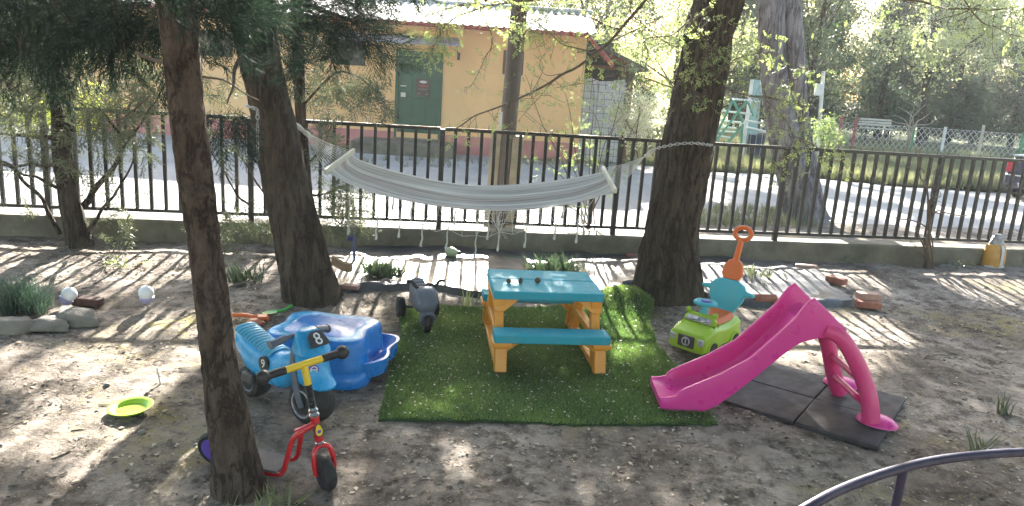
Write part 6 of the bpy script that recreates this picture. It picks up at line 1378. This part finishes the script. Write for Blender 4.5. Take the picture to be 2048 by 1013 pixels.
plant('grass_sprig', 'thin dry grass sprig just above the handrail at the right', 1960, 905, T_SPR, L_JUN, 4, .03, (.6, 1.0), .0)
plant('trunk_weeds', 'tuft of pale dry weeds at the foot of the near pine trunk', 540, 1005, T_SPR, L_WEED, 16, .07, (.3, .7), .0)
for x, y, L_, lab in ((322, 770, .1, 'short white stick standing in the soil left of the near trunk'),):
    b = Vector(G(x, y, 0)); mb = MB(); mb.tube([b-Vector((0, 0, .02)), b+Vector((-.02, 0, L_))], .005, 6); tag(mb.build('stick', M_CREAM, None, origin=b), lab, 'stick')
# ---------------------------------------------------------------- litter on the soil
M_LIT = leafmat('dry_litter', (.035, .026, .018), (.50, .45, .36), .15, .7, .03)
n = 70000; c = np.stack([rng.uniform(-6.5, 8.5, n), 1.9+5.9*rng.random(n)**1.15], 1)
keep = (~in_poly(c, TURF)) & (c[:, 1] < np.array([fence_y(x)-.05 for x in c[:, 0]])) & (np.array([.5+.7*nz(x*1.6, y*1.6, 31)+.4*nz(x*5, y*5, 33) for x, y in c])+rng.normal(0, .12, n) > .40); c = c[keep]
c = np.c_[c, [gz(x, y)+.003 for x, y in c]]
LV = np.array([(-.5, -.22, 0), (.1, -.3, .12), (.5, 0, .02), (.05, .3, .15)])*1.0; LFc = np.array([[0, 1, 2, 3]])
V, F = scatter(LV, LFc, c, zrots(len(c), .35), .007+.032*rng.random(len(c))**3)
tag(npmesh('leaf_litter', V, F, M_LIT, None, np.repeat(np.where(rng.random(len(c)) < .55, rng.uniform(0, .25, len(c)), rng.uniform(.45, 1, len(c))), 4)), 'dry leaf and petal litter scattered on the soil', 'litter', kind='stuff')
tw = MB()
for _ in range(900):
    x, y = rng.uniform(-5, 6), rng.uniform(2., 7)
    if in_poly(np.array([[x, y]]), TURF)[0] or y > fence_y(x)-.1: continue
    a = rng.random()*pi; L_ = rng.uniform(.02, .11); r_ = rng.uniform(.0012, .003); z = gz(x, y)+.004; b_ = a+rng.normal()*.4
    tw.tube([(x, y, z), (x+L_*cos(a)*.5, y+L_*sin(a)*.5, z+.008*rng.random()), (x+L_*.5*(cos(a)+cos(b_)), y+L_*.5*(sin(a)+sin(b_)), z)], r_, 4)
tag(tw.build('twig_litter', M_TWIG, None), 'thin broken twigs scattered on the soil', 'twigs', kind='stuff')
pb_ = MB()
for _ in range(700):
    x, y = rng.uniform(-5, 6), rng.uniform(2., 7)
    if in_poly(np.array([[x, y]]), TURF)[0] or y > fence_y(x)-.1: continue
    s_ = .004+.012*rng.random()**3; pb_.ball((x, y, gz(x, y)+s_*.3), (s_*1.3, s_, s_*.8), 7, 5, None)
tag(pb_.build('pebbles', M_STONE, None), 'small pebbles and clods on the soil', 'pebbles', kind='stuff')
c = []
for _ in range(230):
    x, y = rng.uniform(-5, 5.5), rng.uniform(2.1, 6.4)
    if nz(x*.9, y*.9, 41) > .12 and not in_poly(np.array([[x, y]]), TURF)[0]:
        for k in range(14): q = (x+rng.normal()*.07, y+rng.normal()*.06); c.append((q[0], q[1], gz(*q)))
L_DRY = leafmat('dry_moss', (.15, .12, .055), (.30, .25, .14), .25, .7, .03)
tag(tufts('dry_moss', np.array(c), (.05, .14), L_DRY, None, T_TUFT, tilt=.9), 'patches of dry yellowish moss and grass on the soil', 'moss', kind='stuff')

# ================================================================ VEIL
HZ = bpy.data.materials.new('thin_veil'); HZ.use_nodes = True; nt = HZ.node_tree; nt.nodes.clear()
vo = nt.nodes.new('ShaderNodeVolumePrincipled'); vo.inputs['Color'].default_value = (.9, .93, .95, 1); vo.inputs['Density'].default_value = VEIL; vo.inputs['Anisotropy'].default_value = .35
ou = nt.nodes.new('ShaderNodeOutputMaterial'); nt.links.new(vo.outputs[0], ou.inputs['Volume'])
if VEIL > 0:
    mb = MB(); mb.box((0, 30, 7), (160, 90, 16)); tag(mb.build('veil', HZ, None, smooth=False), kind='stuff', label='thin added haze in the air', cat='veil')  # added volume that lifts the blacks like a veil of lens flare
import numpy as np, math
f=1500.;p=math.radians(13.1);r=math.radians(3.8);H=1.78
R0=np.array([1,0,0.]);F=np.array([0,np.cos(p),-np.sin(p)]);U0=np.array([0,np.sin(p),np.cos(p)])
R=np.cos(r)*R0+np.sin(r)*U0;U=-np.sin(r)*R0+np.cos(r)*U0
C=np.array([0,0,H])
def ray(x,y): return F+R*(x-1024)/f+U*(506.5-y)/f
def G(x,y,z=0):
    d=ray(x,y);t=(z-H)/d[2];return C+t*d
def D(x,y,Y):
    d=ray(x,y);return C+d*(Y/d[1])
def P(v):
    v=np.asarray(v,float)-C;d=v@F
    return (1024+f*(v@R)/d,506.5-f*(v@U)/d,d)
